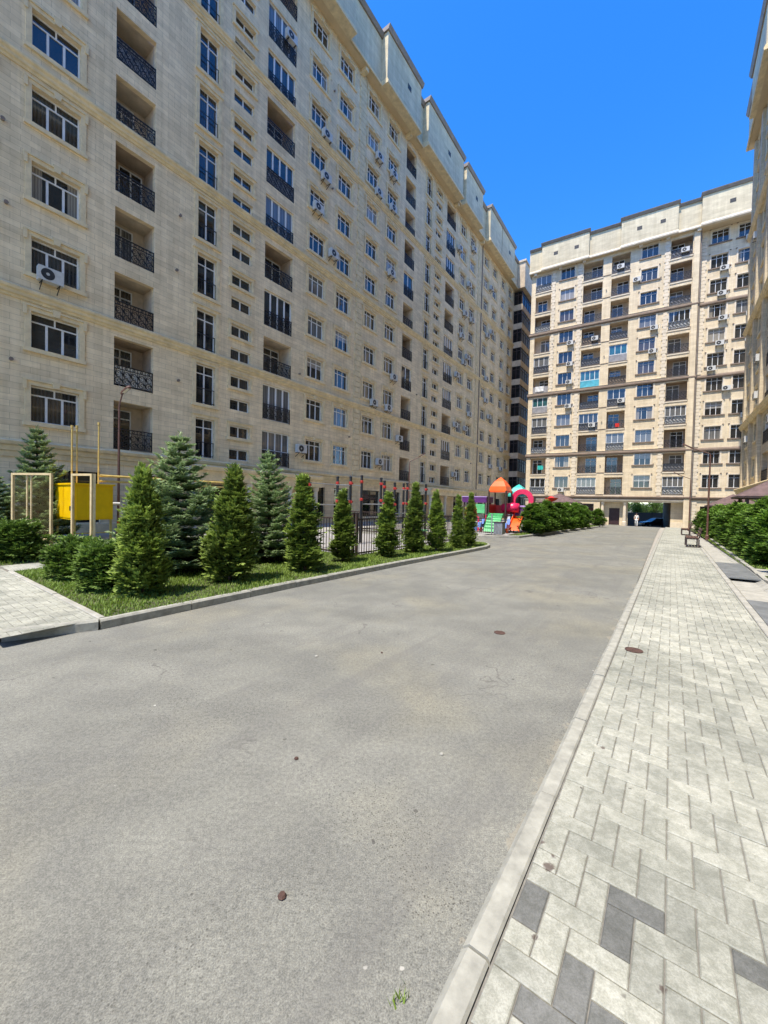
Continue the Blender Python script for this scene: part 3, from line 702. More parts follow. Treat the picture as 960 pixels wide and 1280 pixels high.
MB().box(5.85, 6.44, -.16, .0, -.9, 36.3).build('pilaster', M['stone_far'], B.root)
MB().tube([(6.55, -.02, -.6), (6.55, -.02, 36.3)], .07, 6).build('downpipe', M['coping'], B.root)
parapet(B, BX0 - .3, 18.0, [(-11.9, -5.75), (-1.95, 4.15), (6.45, 18.0)], 36.35, 39.9, .42, .75, back=1.6, vents=[(-10.3, 38.1, .75), (-7.6, 38.1, .75), (-.2, 38.1, .75), (2.3, 38.1, .75), (9.0, 38.1, .75)])
for x0 in (-9.6, -6.5, .1, 3.0, 6.1, -13.0): MB().box(x0, x0 + .4, -.40, 0, 36.05, 36.34).build('eaves_bracket', M['trim_far'], B.root)
for x, k in ((-6.05 + 2.55, 3), (-3.5, 5), (-3.5, 8), (-3.5, 11), (-10.2, 4), (-10.2, 9), (2.55, 3), (2.6, 11)):
    o = inst(vm, 'wall_vent', B.root, (x, 0, 4.6 + 3 * (k - 2))); o.rotation_euler = (PI / 2, 0, 0)
# flush parapet above the set back section needs its wall
MB().box(6.46, 17.9, SB + .3, SB + .6, 36.3, 39.5).build('attic_wall', M['stone_far'], B.root)
BN = {'b': (-9.3, 'left'), 'e': (.46, 'middle'), 'g': (7.68, 'right'), 'h': (10.2, 'rightmost')}
def acB(c, k, dx=1.5, dz=-.62, pipe=True):
    x, w = BN[c]; y = -.13 if c in 'be' else SB - .13
    ac(B, x + dx, 4.55 + 3 * (k - 2) + dz, f"white air conditioner below {ORD[k]} floor window, {w} window column of the far block", pipe, y)
for a in (('b', 9), ('b', 8), ('b', 7, 1.5, -.2), ('b', 6), ('b', 2, .9), ('e', 9, 1.6), ('e', 8, 1.5), ('e', 11, -.5, .1), ('g', 11, 1.25), ('g', 10, 1.1), ('g', 9, 1.3), ('g', 8, 1.1), ('g', 7, .4), ('g', 6, 1.9, -.2), ('h', 11, 1.3), ('h', 9, 1.3), ('h', 8, 1.3), ('h', 12, 1.0), ('h', 5, 1.2), ('h', 3, 1.4)): acB(*a)
for c, k, x, nm in (('d', 12, -1.9, 'twelfth'), ('c', 9, -4.7, 'ninth'), ('f', 12, 5.0, 'twelfth'), ('d', 6, -1.3, 'sixth'), ('c', 5, -4.7, 'fifth')):
    ac(B, x, 3.62 + 3 * (k - 2) + .35, f"white air conditioner on the {nm} floor balcony, {'second' if c == 'c' else 'third'} balcony column, far block" if c != 'f' else "white air conditioner on the top floor balcony beside the tall pilaster of the far block", False, -.02)
# laundry and goods on the balconies
def hang(x, k, w, h, m, label, cat, nm, z=.3, y=-.06):
    bmh = MB(); n = 8
    for i in range(n):
        for j in range(4):
            f = lambda q, r: (q * w / n, .02 * math.sin(q * 1.7 + r), r * h / 4)
            bmh.quad(f(i, j), f(i + 1, j), f(i + 1, j + 1), f(i, j + 1))
    mt = Matrix.Translation(B.root.location) @ Matrix.Rotation(B.root.rotation_euler.z, 4, 'Z')
    o = bmh.build(nm, M[m], None, tuple(mt @ Vector((x, y, 3.62 + 3 * (k - 2) + z))), B.root.rotation_euler.z); sm = o.modifiers.new('t', 'SOLIDIFY'); sm.thickness = .015
    tag(o, label, cat)
hang(-12.4, 7, 1.2, .75, 'white_panel', 'white sheet drying over the seventh floor balcony at the far block left edge', 'laundry', 'laundry', .25)
hang(-11.7, 3, .8, .6, 'teal', 'turquoise cloth drying on the third floor balcony at the far block left edge', 'laundry', 'laundry', .6)
hang(-1.9, 5, .5, .5, 'red', 'red cloth hung on a fifth floor balcony in the middle of the far block', 'laundry', 'laundry', .15)

# ================================================================== RIGHT BLOCK
Rb = Block(AL + PI, 5.9, 'shaded grey beige apartment block on the right edge, seen very steeply', {'trim': M['trim']})
Rb.acgroup = 'air conditioners on the right block'
RX0, RX1 = -51.0, 14.0
for k in range(2, 13):
    zb = 3.0 * (k - 2)
    for x in (-49.6, -45.6, -35.4, -31.6, -22.0, -14.0, -6.0): Rb.window(x, 4.66 + zb, 1.62, 1.48, 3, .36, 3, style=1)
    for x in (-41.8, -27.5): Rb.balcony(x, 3.92 + zb, 2.26, 2.28, 'open' if k % 3 else 'tall', 'stucco', cols=4)
rw = MB(); wall(rw, RX0, RX1, -.6, TOP, Rb.ops)
rw.quad((RX0, 14, -1), (RX0, 0, -1), (RX0, 0, TOP), (RX0, 14, TOP)); rw.quad((RX1, 0, -.3), (RX1, 14, -.3), (RX1, 14, TOP), (RX1, 0, TOP))
rw.build('wall', M['stone_right_shade_tint'], Rb.root)
pl = MB()
for x in (-50.9, -47.3, -43.2, -37.9, -33.3, -29.2, -24.0, -18, -10, -2): pl.box(x, x + .7, -.22, .0, .0, 36.6)
pl.build('pilaster', M['stone_right_shade_tint'], Rb.root)
for z in (9.48, 18.56, 27.62): Rb.run('string_course', [(p[0] * 1.0 - (.2 if p[0] < 0 else 0), p[1]) for p in BELT], RX0 - .2, RX1, z, M['trim'])
Rb.run('string_course', [(p[0] - (.3 if p[0] < 0 else 0), p[1]) for p in CORN], RX0 - .3, RX1, 3.17, M['trim'])
parapet(Rb, RX0 - .6, RX1, [(-47.4, -41.0), (-38.0, -30.0), (-26, -18), (-12, -2)], TOP, 40.4, .62, .95)
for x, k in ((-47.5, 9), (-43.6, 5), (-43.6, 4), (-40.9, 11), (-37.7, 8), (-47.6, 3), (-37.6, 3), (-33.7, 12)):
    ac(Rb, x, 4.9 + 3 * (k - 2), f"white air conditioner at {ORD[k]} floor level on the shaded right block, {'nearer' if x > -42 else 'farther'} end", False)

# ================================================================== GROUND
def strip(mb, n0, n1, u0, u1, z, step=2.0):
    us = list(np.arange(u0, u1, step)) + [u1]
    for a, b in zip(us, us[1:]): mb.quad(P(a, n0, z), P(a, n1, z), P(b, n1, z), P(b, n0, z))
g = MB()
us = [-400, -100, -40, -10, 10] + list(range(28, 101, 3)) + [140, 400]
for a, b in zip(us, us[1:]):
    g.quad(P(a, -400, ROAD - .03), P(a, 400, ROAD - .03), P(b, 400, ROAD - .03), P(b, -400, ROAD - .03))
struct(g, 'ground', M['dust'])
r = MB(); strip(r, -34, -.50, -14, 100, ROAD); strip(r, -.51, 18, 60.0, 100, ROAD - .002)
struct(r, 'road', M['asphalt'])
# right kerb, 1 m stones with chamfered road edge
def kerb(name, pts, w, h, m, zt, seg=1.0, ch=.025):
    """chamfered kerb stones along a polyline in (u, n); w to the left of travel"""
    mb = MB(); pts = [Vector((p[0], p[1])) for p in pts]; out = []
    for a, b in zip(pts, pts[1:]):
        d = b - a; n = max(1, round(d.length / seg))
        for i in range(n): out.append((a + d * (i / n), a + d * ((i + 1) / n)))
    for a, b in out:
        d = (b - a).normalized(); q = Vector((-d.y, d.x)) * w; aw = abs(w); g_ = d * min(.006, (b - a).length * .05); j = random.uniform(-.004, .004)
        A, Bp = a + g_, b - g_
        prof = [(0, ROAD - .02), (0, zt - ch), (ch / aw, zt), (1 - ch * .4 / aw, zt), (1, zt - ch * .4), (1, ROAD - .02)]
        i = len(mb.v)
        for e in (A, Bp):
            for t, z in prof: mb.v.append(P(e.x + q.x * t, e.y + q.y * t, z + j))
        for k in range(5): mb.f.append((i + k, i + k + 1, i + 7 + k, i + 6 + k))
        mb.f.append(tuple(i + k for k in reversed(range(6)))); mb.f.append(tuple(i + 6 + k for k in range(6)))
    return struct(mb, name, m)
SH[:] = [.0096, 0.0]
kerb('kerb', [(-1.65, -.58), (60.35, -.58)], .105, .1, M['kerb'], .004)
# sidewalk of herringbone pavers
def herring(mb, u0, u1, n0, n1, z, dark=(), skip=None, t0=.1, ju=1.66, jn=-.466, lim=None, far=False):
    """200x100 pavers at 90 degrees; local origin matches the laid pattern"""
    rnd = random.Random(3); g_ = .0022; c = .004
    def pav(a, b, p, q):
        A, Bq, p, q = max(a, u0), min(b, u1), max(p, n0), min(q, n1)
        if Bq - A < .012 or q - p < .012: return
        if skip and skip((A + Bq) / 2, (p + q) / 2): return
        tint = .25 + rnd.random() ** .7 * .75
        for du, dn, rr, pr in dark:
            if (A + Bq) / 2 > du and (A + Bq) / 2 < dn and (p + q) / 2 > rr and (p + q) / 2 < pr: tint = rnd.uniform(0, .06)
        h = rnd.uniform(-.0015, .0015); i = len(mb.v)
        A += g_; Bq -= g_; p += g_; q -= g_
        ca = c if Bq - A > .03 and q - p > .03 else 0.001
        mb.v += [P(A, p, z - .012), P(Bq, p, z - .012), P(Bq, q, z - .012), P(A, q, z - .012)] if not far else []
        o = 0
        mb.v += [P(A, p, z + h - c), P(Bq, p, z + h - c), P(Bq, q, z + h - c), P(A, q, z + h - c)]
        mb.v += [P(A + ca, p + ca, z + h), P(Bq - ca, p + ca, z + h), P(Bq - ca, q - ca, z + h), P(A + ca, q - ca, z + h)]
        L0 = i if far else i + 4
        rings = [L0, L0 + 4] if far else [i, i + 4, i + 8]
        for ra, rb in zip(rings, rings[1:]):
            for k in range(4): mb.f.append((ra + k, rb + k, rb + (k + 1) % 4, ra + (k + 1) % 4))
        mb.f.append((rings[-1], rings[-1] + 3, rings[-1] + 2, rings[-1] + 1))
        mb.t += [tint] * (len(mb.v) - i)
    s = .1
    # rows: for each diagonal index, one across-paver and one along-paver
    k0, k1 = int((u0 - ju) / s) - 6, int((u1 - ju) / s) + 6
    m0, m1 = int((n0 - jn) / s) - 6, int((n1 - jn) / s) + 6
    for k in range(k0, k1):
        for m_ in range(m0, m1):
            q = (k + m_ - 1) % 4
            if q == 0: pav(ju + k * s, ju + (k + 1) * s, jn + m_ * s, jn + (m_ + 2) * s)      # lies across the walk
            elif q == 2: pav(ju + k * s, ju + (k + 2) * s, jn + m_ * s, jn + (m_ + 1) * s)
sw = MB()
herring(sw, .2, 60.0, -.468, 1.07, 0.0, dark=[(1.86, 1.97, -.16, .06), (1.66, 1.86, -.16, -.04), (1.55, 1.76, -.46, -.34), (1.36, 1.47, -.26, -.04), (1.10, 1.36, -.30, -.02), (1.86, 1.97, .24, .46)])
struct(sw, 'sidewalk', M['paver'])
j = MB(); strip(j, -.472, 1.073, -2, 60.1, -.0075, 1.0); struct(j, 'sidewalk_joints', M['joint'])
kerb('kerb_strip', [(-1, 1.077), (60, 1.077)], .095, .1, M['kerb_far'], .006, 1.0, .01)
SH[:] = [0, 0]
# paved path on the left and its edging
pth = MB(); herring(pth, .95, 1.905, -11.5, -5.97, .042, far=True); herring(pth, -3.5, .948, -11.5, -6.3, .042, far=True, skip=None)
herring(pth, 1.95, 8.0, -12.0, -11.0, .042, far=True)
struct(pth, 'path', M['paver'])
j = MB(); strip(j, -12.2, -5.98, .95, 8.4, .030); strip(j, -12.2, -6.31, -5, .95, .0302); struct(j, 'path_joints', M['joint'])
kerb('kerb', [(-5, -6.25), (1.02, -6.22), (1.88, -5.88)], -.10, .1, M['kerb'], .05)
kerb('kerb', [(1.90, -5.885), (3.11, -5.91), (5.26, -5.95), (8.94, -5.91), (11.68, -5.82), (13.87, -5.75), (14.9, -5.74), (15.7, -5.88), (16.3, -6.25), (16.55, -6.8), (16.5, -7.5)], -.10, .1, M['kerb'], .05, .95)
kerb('kerb', [(2.01, -11.0), (2.01, -5.99)], .10, .1, M['kerb_far'], .052)
kerb('kerb', [(20.0, -13.0), (20.06, -8.15), (20.6, -7.2), (21.5, -6.45), (26.7, -5.95), (33, -5.65), (40, -5.45), (46, -5.5), (50, -6.2)], -.10, .1, M['kerb_far'], .05, 1.0)
# lawns
def poly_lawn(poly, z, name='lawn'):
    mb = MB(); mb.v = [P(a, b, z) for a, b in poly]; mb.f.append(tuple(range(len(poly)))); return struct(mb, name, M['soil'])
LAWN = [(2.0, -5.96), (8.94, -6.0), (14.9, -5.83), (15.7, -5.97), (16.2, -6.3), (16.45, -6.85), (16.4, -7.5), (9.0, -7.62), (8.9, -11.0), (2.0, -11.0)]
poly_lawn(LAWN, .034)
poly_lawn([(1.95, -16), (9.0, -16), (9.0, -12.02), (1.95, -12.02)], .033)
poly_lawn([(-6, -16), (1.9, -16), (1.9, -12.02), (-6, -12.02)], .0325)
rl = MB(); strip(rl, 1.98, 5.8, -2, 14.0, -.01); strip(rl, 1.98, 5.8, 15.6, 58, -.01); struct(rl, 'lawn', M['soil'])
fl = [(20.7, -7.1), (21.5, -6.36), (26.7, -5.86), (33, -5.58), (40, -5.37), (46, -5.42), (49, -6.0), (46, -7.4), (33, -7.3), (26, -7.2)]
fb = MB()
for a, b in zip(range(22, 49, 2), range(24, 51, 2)): fb.quad(P(a, -7.3, .03), P(a, -5.95 + (.0 if a > 25 else -.5), .03), P(b, -5.95 + (.0 if b > 25 else -.5), .03), P(b, -7.3, .03))
struct(fb, 'lawn', M['soil'])
pg = MB(); strip(pg, -17, -8.4, 20.2, 50, -.02); strip(pg, -8.4, -7.32, 22, 50, -.021); struct(pg, 'playground_floor', M['rubber'])
sg = MB(); strip(sg, -16, -7.66, 9.02, 16.2, .0); struct(sg, 'sports_floor', M['rubber'])
yd = MB(); strip(yd, -21.2, -16.02, -6, 9, .01); strip(yd, -21.2, -16.02, 9, 62, .0); struct(yd, 'pavement', M['kerb_far'])
xp = MB(); strip(xp, 1.99, 5.8, 14.02, 15.58, .0); struct(xp, 'path', M['kerb_far'])

def blades(poly_fn, count, h0, h1, seed, z, w=.011):
    rs = np.random.RandomState(seed); pts = []
    while len(pts) < count:
        a, b = poly_fn(rs)
        pts.append((a, b))
    vs = []; fs = []; t = []
    for a, b in pts:
        p = P(a, b, z); h = rs.uniform(h0, h1) * (.7 + .6 * (math.sin(a * 2.1 + b * 3.3) * .5 + .5)); th = rs.uniform(0, 2 * PI); l = rs.uniform(.1, .8) * h
        dx, dy = math.cos(th), math.sin(th); i = len(vs); ww = w * rs.uniform(.6, 1.4)
        vs += [(p.x - dy * ww, p.y + dx * ww, p.z), (p.x + dy * ww, p.y - dx * ww, p.z), (p.x + dx * l, p.y + dy * l, p.z + h)]
        fs.append((i, i + 1, i + 2)); t += [rs.uniform(0, .6)] * 2 + [rs.uniform(.3, 1)]
    return vs, fs, t
def inpoly(poly, a, b):
    c = False; n = len(poly)
    for i in range(n):
        x1, y1 = poly[i]; x2, y2 = poly[(i + 1) % n]
        if (y1 > b) != (y2 > b) and a < (x2 - x1) * (b - y1) / (y2 - y1) + x1: c = not c
    return c
def samp(poly):
    xs = [p[0] for p in poly]; ys = [p[1] for p in poly]
    def f(rs):
        while True:
            a, b = rs.uniform(min(xs), max(xs)), rs.uniform(min(ys), max(ys))
            if inpoly(poly, a, b): return a, b
    return f
gm = MB()
for poly, cnt, h0, h1, z in ((LAWN, 62000, .02, .065, .03), ([(1.95, -16), (9.0, -16), (9.0, -12.02), (1.95, -12.02)], 6000, .03, .1, .03), ([(-4, -16), (1.9, -16), (1.9, -12.02), (-4, -12.02)], 4000, .03, .1, .03),
                             ([(6, 1.98), (14, 1.98), (14, 5.8), (6, 5.8)], 9000, .02, .07, -.01), ([(15.6, 1.98), (40, 1.98), (40, 3.2), (15.6, 3.2)], 14000, .03, .09, -.01), ([(21.5, -6.9), (46, -6.7), (46, -5.5), (21.5, -6.45)], 9000, .04, .1, .03)):
    v, f, t = blades(samp(poly), cnt, h0, h1, cnt % 97, z); o = len(gm.v); gm.v += v; gm.f += [tuple(k + o for k in q) for q in f]; gm.t += t
stuff(gm.build('grass', M['grass']))

SH[:] = [.0096, -.13]
# drainage channel beside the sidewalk: concrete sides, steel cover plates
ch = MB()
for a in range(-1, 30):
    for sgn, na, nb_ in ((0, 1.302, 1.40), (1, 1.98, 1.84)):
        ch.quad(P(a + .01, na, 0.0), P(a + .99, na, 0.0), P(a + .99, nb_, -.1), P(a + .01, nb_, -.1))
    ch.quad(P(a, 1.40, -.1), P(a + 1, 1.40, -.1), P(a + 1, 1.84, -.1), P(a, 1.84, -.1))
    j_ = random.uniform(-.03, .05)
    for q in (((a + .015, 1.97, .05 + j_), (a + .985, 1.97, .05 - j_ * .4), (a + .985, 2.07, .05 - j_ * .4), (a + .015, 2.07, .05 + j_)),):
        pts = [P(*x) for x in q]; low = [P(x[0], x[1], -.1) for x in q]
        ch.quad(*pts)
        for i in range(4): ch.quad(pts[i], low[i], low[(i + 1) % 4], pts[(i + 1) % 4])
struct(ch, 'drainage_channel', M['kerb_far'])
def plate(u0, u1, label):
    b = MB(); s = (u1 - u0)
    v = [P(u0, 1.32, -.006), P(u1, 1.32, -.006), P(u1, 1.95, .0), P(u0, 1.95, .0)]; lo = [x - Vector((0, 0, .03)) for x in v]
    b.quad(*v); b.quad(*lo[::-1])
    for i in range(4): b.quad(v[i], lo[i], lo[(i + 1) % 4], v[(i + 1) % 4])
    return tag(b.build('channel_cover', M['cover_plate']), label, 'channel cover', 'dark plates covering the drainage channel')
plate(7.0, 8.2, 'dark grey steel plate over the channel, nearest one at the right edge'); plate(8.22, 9.95, 'dark grey steel plate over the channel beside the lawn, before the open part')
plate(13.1, 14.4, 'dark grey steel plate over the channel by the cross path, nearer half'); plate(14.42, 16.6, 'dark grey steel plate over the channel by the cross path, farther half')
SH[:] = [0, 0]
# low wall with white coping and the red box
lw = thing('low_wall', 'low beige rendered wall with white coping below the hedge', 'wall', tuple(P(12.9, 2.3, 0)), RZ)
MB().box(-.1, .16, -3.3, .0, -.05, .34).build('wall_body', M['beige_wall'], lw); MB().box(-.14, .2, -3.34, -.45, .342, .40).build('coping', M['white_panel'], lw)
rbx = thing('planter_box', 'small red brown box on a slanted dark strut beside the channel', 'box', tuple(P(11.5, 2.02, 0)), RZ)
MB().box(-.12, .14, -.28, .08, .14, .36).box(-.14, .16, -.30, .10, .362, .385).build('box_body', M['red' if False else 'wood_brown'], rbx)
MB().tube([(-.45, .12, -.12), (0, .0, .18)], .025, 6).build('strut', M['iron'], rbx)

# valve covers
def cover(u, n, z, r_, label):
    b = MB(); b.lathe([(r_, 0), (r_, .006), (r_ * .86, .007), (r_ * .84, .003), (r_ * .2, .003), (r_ * .18, .007)], 24)
    return tag(b.build('valve_cover', M['rust'], None, tuple(P(u, n, z))), label, 'valve cover', 'rusty valve covers')
cover(5.20, -1.78, ROAD + .001, .075, 'small rusty round valve cover set in the asphalt road')
cover(5.38, -.25, .0015, .092, 'small rusty round valve cover set in the pale sidewalk pavers')
wm = MB(); v, f, t = blades(lambda rs: (1.12 + rs.normal(0, .02), -.70 + rs.normal(0, .014)), 20, .02, .045, 5, ROAD, .003); wm.v, wm.f, wm.t = v, f, t
tag(wm.build('weed', M['grass']), 'tiny green weed growing at the bottom edge of the road', 'weed')
# pebbles and litter on the road
for i, (u, n, s) in enumerate(((1.1, -1.3, .02), (3.05, -3.1, .02), (1.75, -1.95, .016), (2.4, -1.2, .014), (3.6, -2.6, .014))):
    b = MB(); b.lathe([(s * .6, 0), (s, s * .35), (s * .7, s * .8)], 7); o = b.build('pebble', M['kerb_far' if i % 2 else 'rust'], None, tuple(P(u, n, ROAD)), i)
    tag(o, ['tiny pale pebble at the bottom edge of the road', 'dark crumb of grit far out in the road', 'dark crumb of grit in the near road', 'pale pebble near the kerb on the road', 'dark crumb of grit in the middle of the road'][i], 'pebble', 'pebbles on the road')

# ================================================================== VEGETATION
def finish(vs, fs, ts, name, m):
    mb = MB(); mb.v = vs; mb.f = fs; mb.t = ts; return mb.mesh(name, m)
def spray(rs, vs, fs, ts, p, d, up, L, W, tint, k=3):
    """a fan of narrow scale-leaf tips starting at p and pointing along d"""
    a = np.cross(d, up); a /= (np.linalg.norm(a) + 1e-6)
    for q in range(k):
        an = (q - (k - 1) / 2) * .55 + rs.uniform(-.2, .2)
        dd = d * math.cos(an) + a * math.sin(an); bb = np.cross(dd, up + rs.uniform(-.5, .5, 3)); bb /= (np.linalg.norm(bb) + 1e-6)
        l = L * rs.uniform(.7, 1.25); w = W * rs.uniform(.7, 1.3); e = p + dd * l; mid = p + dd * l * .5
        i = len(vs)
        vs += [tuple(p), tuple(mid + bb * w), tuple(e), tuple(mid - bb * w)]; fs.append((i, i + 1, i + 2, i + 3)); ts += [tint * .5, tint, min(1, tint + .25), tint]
def thuja_mesh(seed, h, r, count, L=.085, W=.020, prof='cone', m='thuja', lumps=.22):
    rs = np.random.RandomState(seed); vs, fs, ts = [], [], []
    ph = rs.uniform(0, 6.28, 14); fr = rs.uniform(1.5, 7, 14)
    def rad(t, a):
        if prof == 'cone': b = min(1, ((t + .12) / .30)) ** .7 * max(0.015, (1 - t)) ** .70
        elif prof == 'egg': b = math.sin(PI * min(1, .10 + .90 * t) ** .75) ** .7
        else: b = max(.02, 1 - ((t - .42) / .60) ** 2) ** .5
        lm = sum(math.sin(a * round(fr[k] * .6 + 1) + ph[k] + t * fr[k + 7] * 4) for k in range(7)) / 7
        return r * b * (1 + lumps * 2.2 * lm)
    z0 = .10 if prof != 'ball' else .02
    K = {'cone': 95, 'egg': 80, 'ball': 75}[prof]; up = np.array([0, 0, 1.0])
    upw = .8 if prof == 'cone' else .5
    for c in range(K):                                                   # leafy branch ends, each a lobe of its own
        t = rs.uniform(0, .97) ** (1.15 if prof == 'cone' else 1); a = c * 2.399 + rs.uniform(-.4, .4); R0 = rad(t, a)
        o = np.array([math.cos(a), math.sin(a), 0]); ax = o * (1 - .35 * t) + up * (upw * rs.uniform(.5, 1.2) + .5 * t); ax /= np.linalg.norm(ax)
        cl = max(.10, r * rs.uniform(.28, .52)) * (1 - .35 * t); cen = o * max(0, R0 - cl * .55) + up * (z0 + t * (h - z0)); tn = rs.uniform(.0, .45)
        for q in range(int(count * .8 / K)):
            g_ = rs.uniform(-1, 1, 3); g_ -= ax * np.dot(g_, ax) * .3; p = cen + g_ * cl * .62 + ax * rs.uniform(-.2, .75) * cl
            d = ax + g_ * .75 + rs.uniform(-.25, .25, 3); d /= np.linalg.norm(d)
            f = float(np.dot(p - cen, ax) / cl)
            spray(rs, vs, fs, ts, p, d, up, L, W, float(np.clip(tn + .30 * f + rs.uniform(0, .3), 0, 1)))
    for q in range(int(count * .3)):                                     # darker inner sprays
        t = rs.uniform(0, 1) ** 1.1; a = rs.uniform(0, 2 * PI); R0 = rad(t, a); s = rs.uniform(.2, .8)
        d = np.array([math.cos(a), math.sin(a), upw]) + rs.uniform(-.5, .5, 3); d /= np.linalg.norm(d)
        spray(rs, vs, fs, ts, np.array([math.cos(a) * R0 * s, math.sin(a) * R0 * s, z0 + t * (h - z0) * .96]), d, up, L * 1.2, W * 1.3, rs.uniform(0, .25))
    return finish(vs, fs, ts, 'crown', M[m])
def spruce_mesh(seed, h, r, levels=15):
    rs = np.random.RandomState(seed); vs, fs, ts = [], [], []
    for lv in range(levels):
        t = (lv + .5) / levels; z = .12 + (h - .25) * t ** .92; R0 = r * (1 - t) ** .85 + .05
        nb = max(6, int(15 - 7 * t)); a0 = rs.uniform(0, 6.28)
        for k in range(nb):
            a = a0 + 2 * PI * k / nb + rs.uniform(-.25, .25); LL = R0 * rs.uniform(.75, 1.12)
            n = max(5, int(LL / .055)); rise = .55 * t - .05
            for j in range(n + 1):
                f = j / n; rr = LL * f; zz = z + rise * rr - .22 * LL * f * (1 - f) * 2 + .10 * LL * f ** 3
                base = np.array([math.cos(a) * rr, math.sin(a) * rr, zz]); d = np.array([math.cos(a), math.sin(a), rise + .3 * f])
                side = np.array([-math.sin(a), math.cos(a), 0])
                tw = LL * .36 * (1 - f * .7) + .07
                for sgn in (-1, 1):
                    dd = d * .75 + side * sgn * .85 + np.array([0, 0, rs.uniform(-.05, .22)]); dd /= np.linalg.norm(dd)
                    m_ = max(1, int(tw / .07))
                    for q in range(m_):
                        p = base + dd * (tw * q / m_)
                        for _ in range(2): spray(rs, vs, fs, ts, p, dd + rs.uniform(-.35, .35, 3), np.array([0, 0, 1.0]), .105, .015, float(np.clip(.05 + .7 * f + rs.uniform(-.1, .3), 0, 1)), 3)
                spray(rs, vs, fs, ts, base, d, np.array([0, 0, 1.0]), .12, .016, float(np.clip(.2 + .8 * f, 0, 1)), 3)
    for k in range(26):                                                  # leader
        z = h - .42 + .42 * k / 26; a = k * 2.4; spray(rs, vs, fs, ts, np.array([0, 0, z]), np.array([math.cos(a) * .6, math.sin(a) * .6, .8]), np.array([0, 0, 1.0]), .09, .012, .75, 2)
    return finish(vs, fs, ts, 'crown', M['spruce'])
def broad_mesh(seed, h, r, z0, count, leaf=.07, m='broad'):
    rs = np.random.RandomState(seed); vs, fs, ts = [], [], []
    cs = [(rs.normal(0, .45, 3) * np.array([r, r, (h - z0) * .32]) + np.array([0, 0, (z0 + h) / 2]), rs.uniform(.25, .55) * r, rs.uniform(0, .5)) for _ in range(16)]
    for q in range(count):
        c, s, tn = cs[rs.randint(len(cs))]; v = rs.normal(0, 1, 3); v /= np.linalg.norm(v); p = c + v * s * rs.uniform(.3, 1.0) ** .5
        d = v + rs.uniform(-.8, .8, 3); d /= np.linalg.norm(d)
        spray(rs, vs, fs, ts, p, d, np.array([0, 0, 1.0]), leaf, leaf * .32, float(np.clip(tn + rs.uniform(0, .5), 0, 1)), 2)
    return finish(vs, fs, ts, 'crown', M[m])
def trunk_mesh(h, r0, limbs=(), seed=1):
    rs = np.random.RandomState(seed); b = MB()
    b.tube([(0, 0, -.05), (.01, .0, h * .3), (-.01, .01, h * .7), (0, 0, h)], [r0 * 1.15, r0, r0 * .7, r0 * .25], 8)
    for z, l in limbs:
        a = rs.uniform(0, 6.28); b.tube([(0, 0, z), (math.cos(a) * l * .5, math.sin(a) * l * .5, z + l * .35), (math.cos(a) * l, math.sin(a) * l, z + l * .8)], [r0 * .5, r0 * .35, r0 * .12], 6)
    return b.mesh('trunk', M['bark'])
TR = {'thuja': trunk_mesh(1.7, .035, [(.15, .25), (.25, .28), (.35, .25), (.5, .22), (.2, .3)]), 'spruce': trunk_mesh(2.7, .055), 'bush': trunk_mesh(.5, .03, [(.05, .3), (.08, .3), (.06, .33), (.1, .3), (.05, .36)], 4),
      'young': trunk_mesh(2.3, .028, [(1.1, .4), (1.3, .45), (1.5, .4), (1.7, .35)], 5), 'big': trunk_mesh(5.5, .16, [(2.4, 1.6), (2.8, 1.8), (3.2, 1.6), (3.6, 1.5), (4.1, 1.2)], 6)}
TH = [thuja_mesh(s, 2.0, .37, 2900, .095, .022, lumps=.22) for s in (11, 12, 13)]
THB = [thuja_mesh(s, 2.1, .54, 4600, .105, .025, lumps=.22) for s in (25, 29)]
BU = [thuja_mesh(s, .86, .52, 3600, .085, .020, 'ball', 'yew', .22) for s in (31, 32)]
SP = [spruce_mesh(s, 3.0, 1.0) for s in (41, 42)]
HG = [thuja_mesh(s, 2.0, .62, 4200, .11, .030, 'egg', 'hedge', .26) for s in (51, 52, 53)]
YO = broad_mesh(61, 2.6, .42, 1.1, 700)
BIG = broad_mesh(62, 7.0, 2.6, .4, 6500, .22)
def plant(kind, crown, trunk, u, n, s, rz, label, cat, group, z=.035, sw=None):
    t = thing(kind, label, cat, tuple(P(u, n, z)), rz, group); sw = sw or s
    t.rotation_euler = (math.sin(u * 7.3) * .035, math.cos(u * 5.1 + n) * .035, rz)
    inst(trunk, 'trunk', t, sc=(sw, sw, s)); inst(crown, 'crown', t, sc=(sw, sw, s)); return t
G1 = 'thujas in a row along the left kerb'
row = [(2.85, -7.0, .98, .74, 'broad bright thuja beside the paved path, first of the kerbside row', THB[0]),
       (4.43, -6.98, 1.04, 1.0, 'broad leafy thuja standing before the middle spruce', THB[0]),
       (6.24, -6.76, 1.08, 1.16, 'tall slim thuja just right of the middle spruce', TH[0]),
       (7.90, -7.10, .95, 1.06, 'slim thuja in front of the fence corner post', TH[1]),
       (9.55, -6.84, .96, .98, 'thin thuja right of the fence corner post, bare at its foot', TH[2]),
       (10.98, -6.76, 1.12, 1.05, 'tallest slim thuja in the middle of the fenced kerb row', TH[0]),
       (11.97, -6.42, 1.02, .92, 'slim thuja right of the tallest one along the fence', TH[1]),
       (13.23, -6.25, .97, .80, 'second last thuja before the rounded kerb end', TH[2]),
       (14.41, -6.3, 1.02, .82, 'last thuja at the rounded kerb end, near the playground', TH[0])]
for i, (u, n, s, w, lb, me) in enumerate(row): plant('thuja', me, TR['thuja'], u, n, s, i * 2.1, lb, 'thuja', G1, sw=w * (.94 if i % 2 else 1.03))
